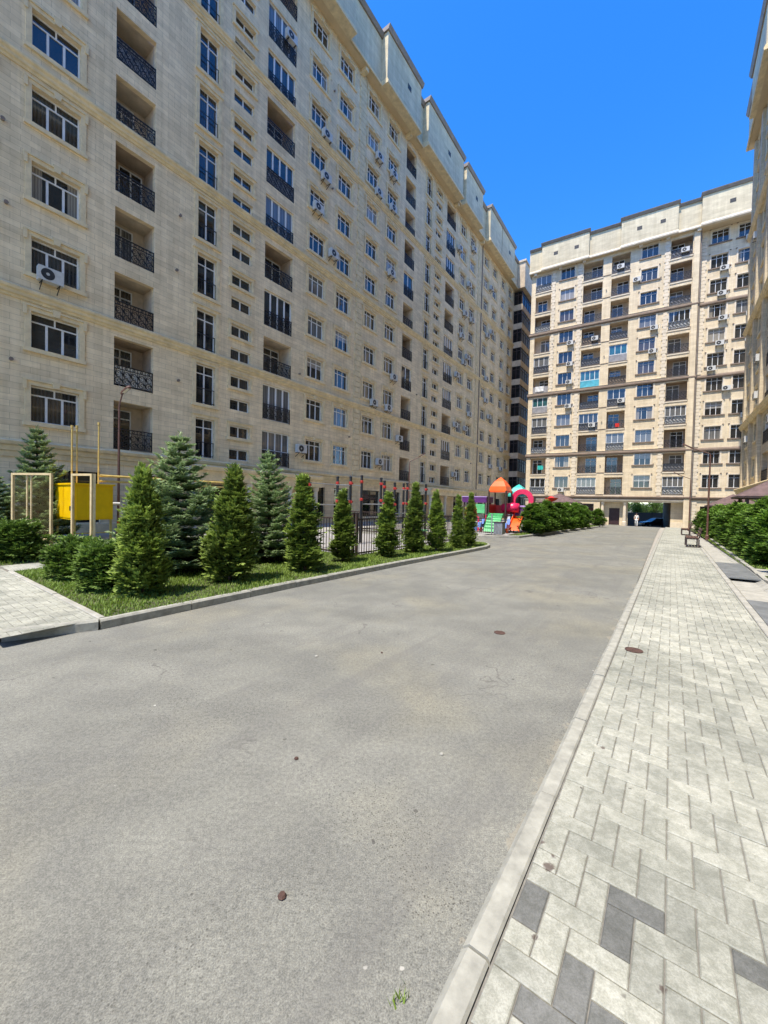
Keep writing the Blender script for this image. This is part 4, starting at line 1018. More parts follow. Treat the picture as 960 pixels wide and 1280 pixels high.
plant('thuja', TH[2], TR['thuja'], 6.6, -7.25, .62, 1.0, 'low thuja half hidden behind the slim kerbside thuja', 'thuja', G1, sw=.9)
plant('thuja', TH[1], TR['thuja'], 11.4, -6.95, .55, 3.0, 'low bushy thuja at the foot of the tallest fence thuja', 'thuja', G1, sw=.9)
G2 = 'spruces on the left lawn'
plant('spruce', SP[0], TR['spruce'], 4.25, -8.9, 1.03, .4, 'large bluish spruce behind the first broad thuja', 'spruce', G2, sw=1.12)
plant('spruce', SP[1], TR['spruce'], 6.75, -8.75, .99, 1.7, 'pale tipped spruce in the middle, behind two thujas', 'spruce', G2, sw=.96)
plant('spruce', SP[1], TR['spruce'], 4.0, -18.4, 1.36, 3.0, 'spruce standing behind the mesh fence panel', 'spruce', G2, sw=1.15)
plant('spruce', SP[0], TR['spruce'], 2.6, -17.2, .78, 5.0, 'spruce cut by the left edge behind the bushes', 'spruce', G2, sw=1.0)
plant('spruce', SP[0], TR['spruce'], 7.6, -17.5, .72, 2.0, 'spruce behind the yellow gas cabinet', 'spruce', G2, sw=.95)
plant('young_tree', YO, TR['young'], 6.6, -11.5, .88, 0, 'slender young tree with bright green leaves tied to a stake behind the spruces', 'tree', 'young trees')
plant('young_tree', YO, TR['young'], 5.3, -9.6, .82, 2, 'young leafy tree between the two large spruces', 'tree', 'young trees')
G3 = 'round clipped bushes by the path'
for u, n, s, lb, k in ((2.36, -12.9, 1.06, 'round dark bush before the mesh panel, leftmost whole one', 0), (2.65, -9.45, .88, 'round dark bush in the middle of the three beside the path', 1), (2.68, -7.95, .90, 'round dark bush beside the first broad thuja', 0), (1.9, -14.2, .95, 'round dark bush cut by the left edge of the picture', 1)):
    plant('round_bush', BU[k], TR['bush'], u, n, s, u * 3 + n, lb, 'bush', G3)
G4 = 'hedge thujas before the playground'
for i, (u, n, s, lb) in enumerate(((24.2, -6.45, .92, 'bushy hedge thuja nearest the playground slide'), (25.8, -6.4, .84, 'low hedge thuja, second from the playground slide'), (27.2, -6.4, .98, 'hedge thuja before the brown pavilion roof'), (29.6, -6.3, .99, 'full hedge thuja in the middle of the far left hedge'), (32.3, -6.2, .98, 'hedge thuja right of the fullest far hedge plant'), (35.6, -6.1, 1.0, 'second last hedge thuja before the bollard light'), (38.4, -6.1, .98, 'last hedge thuja beside the bollard light'))):
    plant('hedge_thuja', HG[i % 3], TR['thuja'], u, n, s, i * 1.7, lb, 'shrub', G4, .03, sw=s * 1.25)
plant('round_shrub', HG[1], TR['thuja'], 46.0, -5.75, .88, 1, 'single round shrub near the entrance door of the far block', 'shrub', None, .03, sw=1.15)
G5 = 'tall hedge shrubs on the right side'
hl = ['nearest tall hedge shrub on the right, cut by the picture edge', 'tall hedge shrub second from the right edge, by the low wall', 'tall hedge shrub covering the pavilion post', 'tall hedge shrub left of the pavilion post', 'tall hedge shrub in the middle of the right hedge', 'tall hedge shrub just before the lamp post', 'tall hedge shrub just behind the lamp post', 'tall hedge shrub near the far bench', 'tall hedge shrub second from the far end on the right', 'farthest tall hedge shrub on the right']
for i, (u, n, s) in enumerate(((14.6, 3.3, 1.0), (17.0, 3.0, .98), (19.2, 3.0, 1.04), (21.6, 3.0, 1.0), (24.2, 2.95, .98), (26.8, 2.95, 1.02), (29.8, 3.05, 1.0), (33.0, 2.95, 1.02), (36.5, 2.85, 1.02), (40.5, 2.7, 1.0))):
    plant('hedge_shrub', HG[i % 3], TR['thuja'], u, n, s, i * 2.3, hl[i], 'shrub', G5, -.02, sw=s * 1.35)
# beyond the passage
for i, (u, n, s, rz, lb) in enumerate(((98, -8.5, .9, 1, 'leafy tree beyond the passage, half hidden by its left wall'), (99, -1.8, .95, 3, 'leafy tree behind the others in the passage view'), (92, -4.6, .82, 0, 'leafy tree seen through the passage on its left'), (96, .6, .78, 2, 'leafy tree seen through the middle of the passage'), (93, 5.5, .8, 4, 'leafy tree seen through the passage on its right'))):
    plant('broadleaf_tree', BIG, TR['big'], u, n, s, rz, lb, 'tree', 'trees beyond the passage', 0)
bw = thing('boundary_fence', 'dark solid fence behind the parked car beyond the passage', 'fence', tuple(P(86, -6, 0)), RZ); MB().box(-.0, .12, -16, 12, -.1, 2.5).build('panel', M['dark_wall'], bw)
for y in range(-16, 13, 4): MB().box(-.06, .18, y - .1, y + .1, -.1, 2.6).build('post', M['iron'], bw)
hw = tag(MB().box(0, 8, -30, 24, -1, 5).build('far_building', M['pale_wall'], None, tuple(P(118, -4, 0)), RZ), 'pale building glimpsed between the trees through the passage', 'building')

# ================================================================== STREET FURNITURE
def post(b, r_=.02, *pts): b.tube(pts, r_, 8)
# picket fence round the sports ground
def picket_run(u0, n0, u1, n1, label, h=1.22):
    a, b = P(u0, n0, 0), P(u1, n1, 0); d = b - a; L_ = d.length; ang = math.atan2(d.y, d.x)
    t = thing('picket_fence', label, 'fence', tuple(a), ang, 'brown picket fences of the sports ground')
    rl_ = MB(); rl_.box(0, L_, -.018, .018, h - .09, h - .05); rl_.box(0, L_, -.018, .018, .10, .14); rl_.build('rail', M['iron_brown'], t)
    n = int(L_ / .125); pk = MB()
    for k in range(1, n): x = L_ * k / n; pk.box(x - .009, x + .009, -.009, .009, .05, h - .06 + .0)
    pk.build('pickets', M['iron_brown'], t)
    m_ = max(1, round(L_ / 2.0))
    for k in range(m_ + 1):
        x = L_ * k / m_; MB().box(x - .035, x + .035, -.035, .035, -.02, h + .10).box(x - .042, x + .042, -.042, .042, h + .10, h + .12).build('post', M['iron_brown'], t)
picket_run(8.95, -7.5, 16.6, -7.62, 'brown steel picket fence running behind the kerbside thujas')
picket_run(8.90, -7.6, 9.0, -14.5, 'brown steel picket fence turning away from the corner post to the left')
picket_run(16.6, -7.72, 16.6, -14.5, 'brown steel picket fence closing the far side of the sports ground')
# sports frames: black posts, red clamps, grey bars
def sframe(u0, n0, u1, n1, hs, bars, label):
    a, b = P(u0, n0, 0), P(u1, n1, 0); d = b - a; L_ = d.length
    t = thing('workout_frame', label, 'sports frame', tuple(a), math.atan2(d.y, d.x), 'outdoor workout frames')
    n = len(hs)
    for k, h in enumerate(hs):
        x = L_ * k / max(1, n - 1); p = MB().tube([(x, 0, 0), (x, 0, h)], .054, 10).build('post', M['black_post'], t)
        MB().lathe([(.06, 0), (.06, .05), (.03, .07)], 10, (x, 0, h - .01)).build('cap', M['black_post'], p)
        for z in (h - .28, h - 1.0):
            MB().lathe([(.058, 0), (.068, .02), (.068, .10), (.058, .12)], 10, (x, 0, z)).box(x - .03, x + .03, -.11, -.05, z + .02, z + .09).build('clamp', M['clamp'], p)
    for k, z in bars: x0, x1 = L_ * k / (n - 1), L_ * (k + 1) / (n - 1); MB().tube([(x0, 0, z), (x1, 0, z)], .02, 8).build('bar', M['galv'], t)
sframe(9.3, -10.0, 11.5, -10.0, [2.45, 2.62], [(0, 1.55), (0, 2.3)], 'workout frame with two black posts, left of the fence corner thuja')
sframe(11.4, -10.6, 13.2, -9.6, [2.62, 2.72, 2.55], [(0, 2.35), (1, 1.6)], 'workout frame of three black posts with red clamps behind the corner post')
sframe(13.5, -10.0, 15.6, -10.0, [2.7, 2.55, 2.6], [(0, 1.9), (1, 2.3), (1, 1.2)], 'workout frame of three black posts behind the tallest fence thuja')
sframe(15.9, -10.4, 17.2, -9.9, [2.6, 2.62], [(0, 2.3), (0, 1.3)], 'farthest workout frame with a red crossbar, near the playground')
t = thing('sports_bench', 'green and dark seat bench inside the fenced sports ground', 'bench', tuple(P(14.9, -9.0, 0)), RZ)
MB().box(-.7, .7, -.2, .2, .42, .48).build('seat', M['green_pl'], t)
for x in (-.55, .55): MB().box(x - .03, x + .03, -.18, .18, 0, .42).build('leg', M['iron'], t)
# gas cabinet, pipes and mesh panels
gc = thing('gas_cabinet', 'bright yellow gas regulator cabinet on legs behind the cream frame', 'gas cabinet', tuple(P(4.35, -15.95, 0)), RZ)
MB().box(0, 1.15, 0, 1.9, .84, 2.02).build('cabinet_body', M['yellow'], gc); MB().box(-.05, 1.20, -.05, 1.95, 2.022, 2.08).build('roof', M['yellow'], gc)
MB().box(-.018, -.002, .06, .93, .9, 1.97).build('door', M['yellow'], gc); MB().box(-.018, -.002, .97, 1.84, .9, 1.97).build('door', M['yellow'], gc); MB().box(.08, 1.07, -.018, -.002, .9, 1.97).build('door', M['yellow'], gc)
MB().box(-.05, -.02, .12, .2, 1.15, 1.3).build('handle', M['iron'], gc)
for x in (.05, 1.1):
    for y in (.05, 1.85): MB().box(x - .03, x + .03, y - .03, y + .03, -.02, .84).build('leg', M['yellow_pipe'], gc)
MB().box(.08, 1.17, .03, .07, .36, .40).build('brace', M['yellow_pipe'], gc)
for u, n, z0, z1, lb in ((4.58, -16.95, 2.09, 4.12, 'thin yellow vent pipe over the gas cabinet, left of the close pair'), (4.72, -16.95, 2.09, 4.14, 'thin yellow vent pipe over the gas cabinet, right of the close pair'), (5.39, -17.0, 1.0, 4.37, 'thin yellow vent pipe standing alone, tallest of three')):
    tag(MB().tube([(0, 0, z0), (0, 0, z1 - .1)], .025, 8).tube([(0, 0, z1 - .1), (0, 0, z1)], .04, 8).build('vent_pipe', M['yellow_pipe'], None, tuple(P(u, n, 0))), lb, 'pipe', 'yellow vent pipes')
tag(MB().tube([(0, 0, 0), (5.2, 0, .02)], .045, 8).tube([(0, 0, -.2), (5.2, 0, -.18)], .04, 8).tube([(2.2, 0, -2.3), (2.2, 0, .0)], .03, 8).tube([(5.0, 0, -2.3), (5.0, 0, .0)], .03, 8).build('gas_pipe', M['yellow_pipe'], None, tuple(P(5.45, -17.05, 2.42)), RZ), 'pair of yellow gas pipes running level along the building front', 'pipe')
wp = thing('gas_inlet', 'white elbow gas pipe with orange valve right of the yellow cabinet', 'pipe', tuple(P(6.2, -17.2, 0)), RZ)
MB().tube([(-.3, 0, 1.38), (-.05, 0, 1.38), (0, 0, 1.33), (0, 0, .0)], .06, 10).build('pipe', M['white_frame'], wp); MB().lathe([(.1, .55), (.13, .6), (.13, .68), (.1, .73)], 10).build('valve', M['orange'], wp)
def mesh_panel(u, n, du, dn, h, label, mesh=True, z0=.35):
    a = P(u, n, 0); b = P(u + du, n + dn, 0); d = b - a; L_ = d.length
    t = thing('mesh_panel', label, 'fence panel', tuple(a), math.atan2(d.y, d.x), 'cream fence panels round the gas cabinet')
    f = MB(); f.box(0, .06, -.03, .03, 0, h).box(L_ - .06, L_, -.03, .03, 0, h).box(.06, L_ - .06, -.028, .028, h - .06, h).box(.06, L_ - .06, -.028, .028, z0, z0 + .05); f.build('frame', M['cream_frame'], t)
    if mesh and L_ > 1.45:
        for x in (.52, .68): MB().box(x - .02, x + .02, .031, .06, 0, h - .062).build('stay', M['cream_frame'], t)
    if mesh:
        g_ = MB(); s = .07; n1 = int((L_ + h) / s)
        for k in range(n1):
            for sg in (0, 1):
                x0, z_0, x1, z_1 = k * s - (h - z0), z0 + .05, k * s, h - .06
                if x0 < .06: z_0 += (.06 - x0); x0 = .06
                if x1 > L_ - .06: z_1 -= (x1 - L_ + .06); x1 = L_ - .06
                if x1 - x0 > .02:
                    if sg: x0, x1 = L_ - x0, L_ - x1
                    w = .0022; y = .004 if sg else -.004
                    g_.quad((x0 - w, y, z_0), (x0 + w, y, z_0), (x1 + w, y, z_1), (x1 - w, y, z_1))
        g_.build('wire_mesh', M['wire'], t)
    return t
mesh_panel(2.80, -15.6, .58, 1.42, 2.28, 'wide cream panel of wire mesh standing before the spruce at the left')
mesh_panel(3.72, -13.75, .26, .76, 2.28, 'narrow open cream frame in front of the yellow cabinet', False)
mesh_panel(4.02, -12.98, .36, -1.30, 2.28, 'cream mesh panel seen nearly edge on beside the narrow open frame')

# street lamps
def lamp(u, n, h, arm, ang, label, sc=1.0):
    t = thing('street_lamp', label, 'street lamp', tuple(P(u, n, -.02)), ang, 'brown street lamps')
    b = MB(); b.lathe([(.09, 0), (.09, .25), (.055, .32)], 12); b.tube([(0, 0, .3), (0, 0, h * .55), (0, 0, h - .5)], [.052, .045, .035], 10); b.build('pole', M['lamp_brown'], t)
    MB().tube([(0, 0, h - .52), (.02, 0, h - .4), (arm, 0, h)], .026, 8).build('arm', M['lamp_brown'], t)
    hd = MB(); hd.prism([(-.1, -.03), (.05, -.075), (.35, -.085), (.45, -.03), (.45, .03), (.35, .085), (.05, .075), (-.1, .03)], 'z', -.03, .035)
    o = hd.build('lamp_head', M['lamp_brown'], t, (arm, 0, h + .01)); o.rotation_euler = (0, -.55, 0)
    MB().box(.02, .34, -.06, .06, -.038, -.031).build('lens', M['lamp_white'], o)
AW = RZ + PI / 2
lamp(28.9, 1.95, 5.35, .9, AW, 'brown street lamp in the right hedge, nearest of the street lamps on that side')
lamp(45.5, 1.75, 5.2, .9, AW, 'small distant street lamp before the tall pilaster of the far block')
lamp(6.4, -18.0, 5.85, .18, -.3, 'dark street lamp with oval head beside the left block')
lamp(25.2, -16.0, 5.3, .8, RZ - PI / 2 + .5, 'grey street lamp leaning out before the middle of the left block')
bl = thing('bollard_light', 'short bollard light with white globe at the far hedge end', 'bollard light', tuple(P(39.8, -5.95, 0)))
MB().lathe([(.06, 0), (.05, .06), (.04, .85)], 10).build('post', M['iron'], bl); MB().lathe([(.05, .86), (.11, .93), (.12, 1.0), (.09, 1.08), (.03, 1.12)], 12).build('globe', M['lamp_white'], bl)

# benches
def bench(u, n, label, back=True):
    t = thing('park_bench', label, 'bench', tuple(P(u, n, 0)), RZ, 'brown slatted park benches')     # local y points left, x along street
    for x in (-.62, .62):
        f = MB(); f.box(x - .025, x + .025, -.21, .25, .36, .41).box(x - .025, x + .025, .20, .25, 0, .36).box(x - .025, x + .025, -.24, -.19, 0, .36)
        if back: f.prism([(-.24, .411), (-.19, .411), (-.29, .88), (-.33, .88)], 'x', x - .025, x + .025)
        f.box(x - .026, x + .026, -.24, .25, .0, .03); f.build('leg', M['iron_brown'], t)
    for k in range(4): MB().box(-.75, .75, -.19 + k * .11, -.10 + k * .11, .412, .45).build('seat_slat', M['wood_brown'], t)
    if back:
        for k in range(3):
            o = MB().box(-.75, .75, -.012, .022, -.045, .045).build('back_slat', M['wood_brown'], t, (0, -.225 - .03 * k, .55 + .13 * k)); o.rotation_euler = (-.2, 0, 0)
bench(22.9, 1.02, 'brown slatted bench with backrest on the sidewalk, nearer of two'); bench(34.0, 1.15, 'brown slatted bench on the sidewalk, farther of two beneath the small lamp')

# pavilions on the right, half hidden by the hedge
def pavilion(u, n, a, h, label, m='roof_mauve', apex=.95):
    t = thing('pavilion', label, 'pavilion', tuple(P(u, n, 0)), RZ, 'garden pavilions')
    r_ = MB(); e = a / 2; v = [(-e, -e, h), (e, -e, h), (e, e, h), (-e, e, h), (0, 0, h + apex)]
    r_.v = v + [(x * .98, y * .98, z - .10) for x, y, z in v[:4]]; r_.f = [(0, 1, 4), (1, 2, 4), (2, 3, 4), (3, 0, 4), (0, 5, 6, 1), (1, 6, 7, 2), (2, 7, 8, 3), (3, 8, 5, 0), (5, 8, 7, 6)]
    r_.build('roof', M[m], t)
    for sx in (-1, 1):
        for sy in (-1, 1): MB().box(sx * (e - .35) - .07, sx * (e - .35) + .07, sy * (e - .35) - .07, sy * (e - .35) + .07, 0, h - .101).build('post', M['wood_brown'], t)
    MB().box(-e + .3, e - .3, e - .38, e - .32, .75, .85).box(-e + .3, e - .3, -e + .32, -e + .38, .75, .85).build('rail', M['wood_brown'], t)
pavilion(26.6, 4.25, 2.9, 2.42, 'garden pavilion with mauve brown roof, nearer one rising over the right hedge')
pavilion(39.5, 4.1, 3.2, 2.2, 'garden pavilion with greyish roof, farther one behind the right hedge', apex=.9)
pavilion(41.3, -8.6, 3.6, 2.3, 'garden pavilion with grey brown roof behind the far left hedge', apex=.9)

# person walking out of the passage (continuous skinned body, clothes as children)
def skin(name, verts, edges, radii, m, parent=None, loc=(0, 0, 0), rz=0, sub=2):
    me = bpy.data.meshes.new(name); me.from_pydata(verts, edges, []); me.materials.append(m)
    o = inst(me, name, parent, loc, rz); md = o.modifiers.new('s', 'SKIN'); o.modifiers.new('b', 'SUBSURF').levels = sub; o.modifiers['b'].render_levels = sub
    for k, r_ in enumerate(radii): me.skin_vertices[0].data[k].radius = (r_, r_ * .8 if r_ > .07 else r_)
    me.skin_vertices[0].data[0].use_root = True; return o
def person(loc, rz, label):
    J = {'pel': (0, 0, .90), 'wai': (0, 0, 1.08), 'che': (.01, 0, 1.28), 'nec': (.01, 0, 1.43), 'hd0': (.02, 0, 1.50), 'hd1': (.03, 0, 1.62), 'hd2': (.02, 0, 1.68),
         'lh': (0, .09, .86), 'lk': (.12, .10, .48), 'la': (.16, .10, .08), 'lt': (.28, .11, .03), 'rh': (0, -.09, .86), 'rk': (.03, -.10, .46), 'ra': (-.20, -.10, .10), 'rt': (-.09, -.11, .03),
         'ls': (0, .17, 1.38), 'le': (-.05, .23, 1.12), 'lw': (.06, .22, .90), 'lf': (.10, .21, .80), 'rs': (0, -.17, 1.38), 're': (-.02, -.24, 1.12), 'rw': (.12, -.20, .94), 'rf': (.17, -.18, .85)}
    Rr = {'pel': .13, 'wai': .115, 'che': .135, 'nec': .05, 'hd0': .07, 'hd1': .095, 'hd2': .07, 'lh': .085, 'lk': .06, 'la': .04, 'lt': .03, 'rh': .085, 'rk': .06, 'ra': .04, 'rt': .03, 'ls': .06, 'le': .042, 'lw': .03, 'lf': .03, 'rs': .06, 're': .042, 'rw': .03, 'rf': .03}
    E_ = 'pel-wai wai-che che-nec nec-hd0 hd0-hd1 hd1-hd2 pel-lh lh-lk lk-la la-lt pel-rh rh-rk rk-ra ra-rt che-ls ls-le le-lw lw-lf che-rs rs-re re-rw rw-rf'.split()
    def mk(keys, es, g, name, m, par):
        ks = list(keys); return skin(name, [J[k] for k in ks], [(ks.index(a), ks.index(b)) for a, b in (e.split('-') for e in es)], [Rr[k] * g for k in ks], M[m], par)
    ks = list(J); o = skin('person', [J[k] for k in ks], [(ks.index(a), ks.index(b)) for a, b in (e.split('-') for e in E_)], [Rr[k] for k in ks], M['skin'], None, loc, rz)
    tag(o, label, 'person')
    mk(['wai', 'che', 'nec', 'ls', 'le', 'rs', 're', 'pel'], ['wai-che', 'che-nec', 'che-ls', 'ls-le', 'che-rs', 'rs-re', 'pel-wai'], 1.14, 'shirt', 'cloth_white', o)
    mk(['pel', 'lh', 'lk', 'la', 'rh', 'rk', 'ra'], ['pel-lh', 'lh-lk', 'lk-la', 'pel-rh', 'rh-rk', 'rk-ra'], 1.17, 'trousers', 'cloth_white', o)
    MB().lathe([(.06, .0), (.108, .03), (.10, .10), (.05, .14), (.01, .145)], 12).build('hair', M['hair'], o, (.005, 0, 1.585), smooth=True)
    return o
pr = person(tuple(P(58.6, -3.0, ROAD)), RZ + PI, 'person in white shirt and trousers walking beside the vehicle passage')

# parked car beyond the passage
def car(loc, rz):
    t = thing('parked_car', 'dark blue car parked beyond the vehicle passage', 'car', loc, rz); w = .86
    side = [(-2.15, .32), (-2.2, .62), (-2.1, .88), (-1.5, .95), (1.0, .93), (1.9, .82), (2.18, .66), (2.2, .36), (1.75, .26), (-1.75, .26)]
    b = MB(); n = len(side)
    for y, k in ((-w, 1), (-w * .97 - .02, 1), (w * .97 + .02, 1), (w, 1)): b.v += [(x * (1 if abs(y) < w - .01 else .985), y, z) for x, z in side]
    for q in range(3):
        for k in range(n): b.f.append((q * n + k, q * n + (k + 1) % n, (q + 1) * n + (k + 1) % n, (q + 1) * n + k))
    b.f += [tuple(reversed(range(n))), tuple(3 * n + k for k in range(n))]; o = b.build('body', M['car_blue'], t); o.modifiers.new('v', 'BEVEL').width = .05
    c = MB(); lo = [(-1.75, -.8), (1.05, -.8), (1.05, .8), (-1.75, .8)]; hi = [(-1.2, -.6), (.25, -.6), (.25, .6), (-1.2, .6)]
    c.v = [(x, y, .92) for x, y in lo] + [(x, y, 1.42) for x, y in hi]; c.f = [(0, 1, 5, 4), (1, 2, 6, 5), (2, 3, 7, 6), (3, 0, 4, 7), (4, 5, 6, 7)]; c.build('windows', M['shop_glass'], t)
    MB().box(-1.18, .24, -.59, .59, 1.415, 1.45).build('roof', M['car_blue'], t)
    for x in (-1.35, 1.35):
        for y in (-.80, .80):
            wh = MB().lathe([(.2, -.1), (.31, -.1), (.31, .1), (.2, .1)], 20).build('wheel', M['tyre'], t, (x, y, .31)); wh.rotation_euler = (PI / 2, 0, 0)
            MB().lathe([(.19, -.105), (.19, .105), (.05, .11)], 14).build('rim', M['galv'], wh)
    for y in (-.62, .62): MB().box(2.12, 2.215, y - .16, y + .16, .58, .72).build('headlight', M['lamp_white'], t)
    MB().box(2.19, 2.225, -.26, .26, .38, .49).build('number_plate', M['white_frame'], t)
car(tuple(P(75.5, -1.3, ROAD)), RZ + PI - 1.0)

# ================================================================== PLAYGROUND
pt = thing('play_tower', 'brown post play tower with orange domed roof, green climbing ramp and red panels', 'play structure', tuple(P(24.6, -8.65, 0)), RZ)
for sx in (-.55, .55):
    for sy in (-.55, .55): MB().tube([(sx, sy, 0), (sx, sy, 2.62)], .055, 8).build('post', M['iron_brown'], pt)
def hip(m, r_, z0, z1, c=(0, 0), n=4, par=None):
    b = MB(); pr_ = [(r_, 0), (r_ * 1.0, .1), (r_ * .86, .38), (r_ * .52, .72), (r_ * .22, .9), (.02, 1.0)]
    b.lathe([(x, z0 + z * (z1 - z0)) for x, z in pr_], n, (c[0], c[1], 0)); return b.build('roof', M[m], par)
hip('orange', .80, 2.52, 3.5, n=4, par=pt)
MB().box(-.62, .62, -.62, .62, 1.0, 1.08).build('platform', M['iron_brown'], pt)
MB().box(-.55, .55, .50, .56, 1.1, 1.75).build('panel', M['red'], pt); MB().box(.50, .56, -.5, .5, 1.1, 1.7).build('panel', M['red'], pt)
gs = MB()
for k in range(8):
    t0, t1 = k / 8, (k + 1) / 8; f = lambda t: (-.62 - .95 * t, 1.12 - 1.05 * t ** 1.6)
    (xa, za), (xb, zb2) = f(t0), f(t1)
    gs.quad((xa, -.5, za), (xb, -.5, zb2), (xb, .45, zb2), (xa, .45, za)); gs.quad((xa, -.5, za + .14), (xb, -.5, zb2 + .14), (xb, -.5, zb2 - .05), (xa, -.5, za - .05)); gs.quad((xa, .45, za + .14), (xb, .45, zb2 + .14), (xb, .45, zb2 - .05), (xa, .45, za - .05))
    gs.box(xa - .03, xa + .03, -.46, .42, za + .01, za + .06)
gs.build('climbing_ramp', M['green_pl'], pt)
p2_ = thing('play_tower', 'play tower with teal roof, pink arch gate, lilac panel and orange slide', 'play structure', tuple(P(25.95, -7.5, 0)), RZ)
for sx in (-.5, .5):
    for sy in (-.5, .5): MB().tube([(sx, sy, 0), (sx, sy, 2.3)], .055, 8).build('post', M['iron_brown'], p2_)
hip('teal', .78, 2.3, 3.12, (.2, .45), 4, p2_)
ar = MB(); ns = 14
for k in range(ns):
    a0, a1 = PI * k / ns, PI * (k + 1) / ns
    def pt_(a, r_, x): return (x, r_ * math.cos(a), 2.02 + r_ * math.sin(a) * 1.05)
    for x in (-.62, -.46):
        ar.quad(pt_(a0, .42, x), pt_(a1, .42, x), pt_(a1, .72, x), pt_(a0, .72, x))
    ar.quad(pt_(a0, .72, -.62), pt_(a1, .72, -.62), pt_(a1, .72, -.46), pt_(a0, .72, -.46)); ar.quad(pt_(a0, .42, -.62), pt_(a1, .42, -.62), pt_(a1, .42, -.46), pt_(a0, .42, -.46))
for y in (-.72, .42): ar.box(-.62, -.46, y, y + .30, 1.1, 2.02)
ar.build('arch', M['pink'], p2_)
MB().box(-.55, .55, -.55, .55, 1.05, 1.12).build('platform', M['iron_brown'], p2_)
MB().box(-.66, -.60, -.42, .42, .95, 1.62).build('panel', M['purple'], p2_); MB().box(-.72, -.60, -.46, .46, 1.62, 1.72).build('ledge', M['lilac'], p2_)
sl_ = MB()
for k in range(8):
    f = lambda t: (-.62 - 1.15 * t, 1.08 - .92 * t + .08 * math.sin(PI * t)); (xa, za), (xb, zb2) = f(k / 8), f((k + 1) / 8)
    sl_.quad((xa, -.3, za), (xb, -.3, zb2), (xb, .3, zb2), (xa, .3, za))
    for y in (-.34, .30): sl_.prism([(xa, za - .06), (xb, zb2 - .06), (xb, zb2 + .2), (xa, za + .2)], 'y', y, y + .04)
sl_.build('slide', M['orange'], p2_, (0, .1, 0)); sl_.v = [(x * .9, y - .72, z) for x, y, z in sl_.v]; sl_.build('slide', M['orange'], p2_, (0, 0, 0))
tb = MB().tube([(-.95, .1, 1.55), (-.95, .55, 1.58), (-.9, 1.1, 1.52)], .30, 14); tb.build('tunnel_tube', M['pink'], p2_, smooth=True)
p3_ = thing('play_shelter', 'low playground tower with purple canopy, green and red panels beside the thuja', 'play structure', tuple(P(24.9, -10.3, 0)), RZ)
for sx in (-.5, .5):
    for sy in (-.7, .7): MB().tube([(sx, sy, 0), (sx, sy, 2.05)], .05, 8).build('post', M['iron_brown'], p3_)
MB().box(-.6, .6, -.85, .85, 1.85, 2.2).build('canopy', M['purple'], p3_); MB().box(-.62, .62, -.87, .87, 2.2, 2.26).build('canopy_trim', M['lilac'], p3_)
MB().lathe([(.0, 0), (.32, .05), (.42, .3), (.38, .7), (.2, .92), (.02, .98)], 14, (-.55, .2, .75)).build('capsule', M['red'], p3_, smooth=True)
MB().box(-.56, -.50, -.72, -.1, 1.15, 1.75).build('panel', M['green_pl'], p3_)
MB().box(-.58, -.50, -.2, .62, .0, .55).build('panel', M['blue_pl'], p3_); MB().tube([(-.62, -.35, 0), (-.62, -.35, .85), (-.62, .1, 1.15)], .05, 8).build('rail', M['pink'], p3_); MB().box(-.7, .3, -.9, -.84, .5, 1.05).build('side_panel', M['pink'], p3_)
p4_ = thing('play_spinner', 'red flower topped play post with orange seat rising behind the far hedge', 'play structure', tuple(P(30.9, -7.0, 0)), RZ)
MB().tube([(0, 0, 0), (0, 0, 2.25)], .05, 8).build('post', M['iron_brown'], p4_); MB().lathe([(.05, 0), (.3, .12), (.52, .32), (.3, .30), (.12, .42), (.02, .46)], 7, (0, 0, 2.05)).build('flower', M['red'], p4_)
MB().lathe([(.1, 0), (.28, .1), (.3, .5), (.1, .62)], 10, (-.1, .45, 1.25)).build('seat', M['orange'], p4_, smooth=True); MB().tube([(0, .1, 1.3), (-.3, .3, .4)], .04, 8).build('brace', M['pink'], p4_)
p5_ = thing('play_house', 'small red roofed play house between the pink arch and the hedge', 'play structure', tuple(P(27.9, -7.35, 0)), RZ)
MB().lathe([(.62, 0), (.55, .2), (.32, .36), (.02, .4)], 8, (0, 0, 1.5)).build('roof', M['red'], p5_, smooth=True)
for sx in (-.35, .35):
    for sy in (-.35, .35): MB().tube([(sx, sy, 0), (sx, sy, 1.55)], .05, 8).build('post', M['pink'], p5_)
def toy(u, n, cols, label):
    t_ = thing('spring_rider', label, 'play equipment', tuple(P(u, n, 0)), RZ, 'small play riders')
    MB().prism([(-.4, .3), (-.3, .62), (-.1, .5), (.2, .52), (.35, .85), (.45, .6), (.38, .3)], 'y', -.09, .09).build('body', M[cols[0]], t_); MB().lathe([(.08, 0), (.05, .1), (.08, .2), (.05, .3)], 10).build('spring', M[cols[1]], t_)
toy(23.4, -9.4, ('blue_pl', 'red'), 'blue spring rider low behind the playground fence, left'); toy(23.8, -7.9, ('blue_pl', 'orange'), 'blue spring rider under the orange slide')
pf = thing('playground_fence', 'low grey brown railing with pickets in front of the playground', 'fence', tuple(P(21.7, -8.05, 0)), math.atan2(*(P(21.3, -13, 0) - P(21.7, -8.05, 0)).yx))
MB().box(0, 4.9, -.02, .02, .88, .93).box(0, 4.9, -.02, .02, .1, .14).build('rail', M['iron_brown'], pf)
pk = MB()
for k in range(40): pk.box(k * .123, k * .123 + .014, -.007, .007, .05, .89)
pk.build('pickets', M['iron_brown'], pf)
for k in range(3): MB().box(k * 2.4, k * 2.4 + .06, -.03, .03, 0, 1.2).build('post', M['galv'], pf)
bn = thing('litter_bin', 'square grey slatted litter bin on the pavement before the playground', 'litter bin', tuple(P(21.45, -7.55, 0)), RZ)
bb_ = MB()
for k in range(6): bb_.box(-.24, .24, -.25 + k * .085, -.185 + k * .085, .08, .72); 
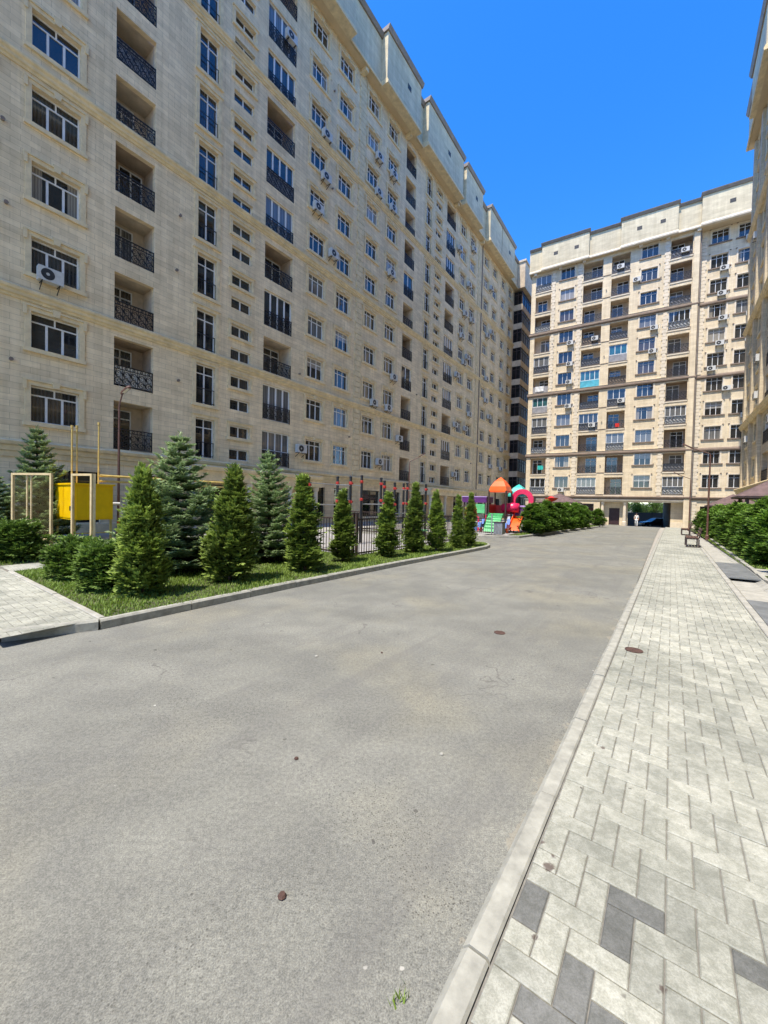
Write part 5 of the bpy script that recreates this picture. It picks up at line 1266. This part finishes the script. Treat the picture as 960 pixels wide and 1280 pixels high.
bb_.box(-.21, .21, -.22, .22, .06, .70); bb_.build('bin_body', M['galv'], bn); MB().box(-.27, .27, -.28, .28, .722, .77).build('lid', M['iron_brown'], bn)

# ================================================================== SKY, SUN, CAMERA
w = bpy.data.worlds.new('World'); C.world = w; w.use_nodes = True; nt = w.node_tree
EL, AZ = R(66), AL + R(8) + PI                                        # compass angle of the sun from +Y towards +X
sky = nt.nodes.new('ShaderNodeTexSky'); sky.sky_type = 'NISHITA'; sky.sun_disc = False; sky.sun_elevation = EL; sky.sun_rotation = AZ
sky.air_density = 1.0; sky.dust_density = .5; sky.ozone_density = 3.0; sky.altitude = 800
hs = nt.nodes.new('ShaderNodeHueSaturation'); hs.inputs['Hue'].default_value = .508; hs.inputs['Saturation'].default_value = 1.36; hs.inputs['Value'].default_value = .80
bg = nt.nodes['Background']; bg.inputs['Strength'].default_value = .13
nt.links.new(sky.outputs[0], hs.inputs['Color']); nt.links.new(hs.outputs[0], bg.inputs['Color'])
sd = bpy.data.lights.new('sun', 'SUN'); sd.energy = 2.0; sd.angle = R(.53); sd.color = (1, .91, .77)
so = bpy.data.objects.new('sun', sd); COL.objects.link(so)
dirv = Vector((math.sin(AZ) * math.cos(EL), math.cos(AZ) * math.cos(EL), math.sin(EL)))
so.rotation_euler = dirv.to_track_quat('Z', 'Y').to_euler()
cd = bpy.data.cameras.new('camera'); co = bpy.data.objects.new('camera', cd); COL.objects.link(co); C.camera = co
p_, r_ = R(-1.2946), R(1.3808)
cp, sp_, cr, sr = math.cos(p_), math.sin(p_), math.cos(r_), math.sin(r_)
rt = Vector((cr, -sp_ * sr, cp * sr)); fw_ = Vector((0, cp, sp_)); upv = rt.cross(fw_)
m4 = Matrix((rt, upv, -fw_)).transposed().to_4x4(); m4.translation = (0, 0, 1.65); co.matrix_world = m4
cd.sensor_fit = 'HORIZONTAL'; cd.sensor_width = 36; cd.lens = 36 * 484.73 / 960; cd.clip_start = .05; cd.clip_end = 2000
C.render.engine = 'CYCLES'; C.cycles.max_bounces = 8; C.cycles.diffuse_bounces = 4; C.cycles.use_denoising = True
C.view_settings.view_transform = 'Standard'; C.view_settings.look = 'None'; C.view_settings.gamma = 1; C.view_settings.exposure = 1.92
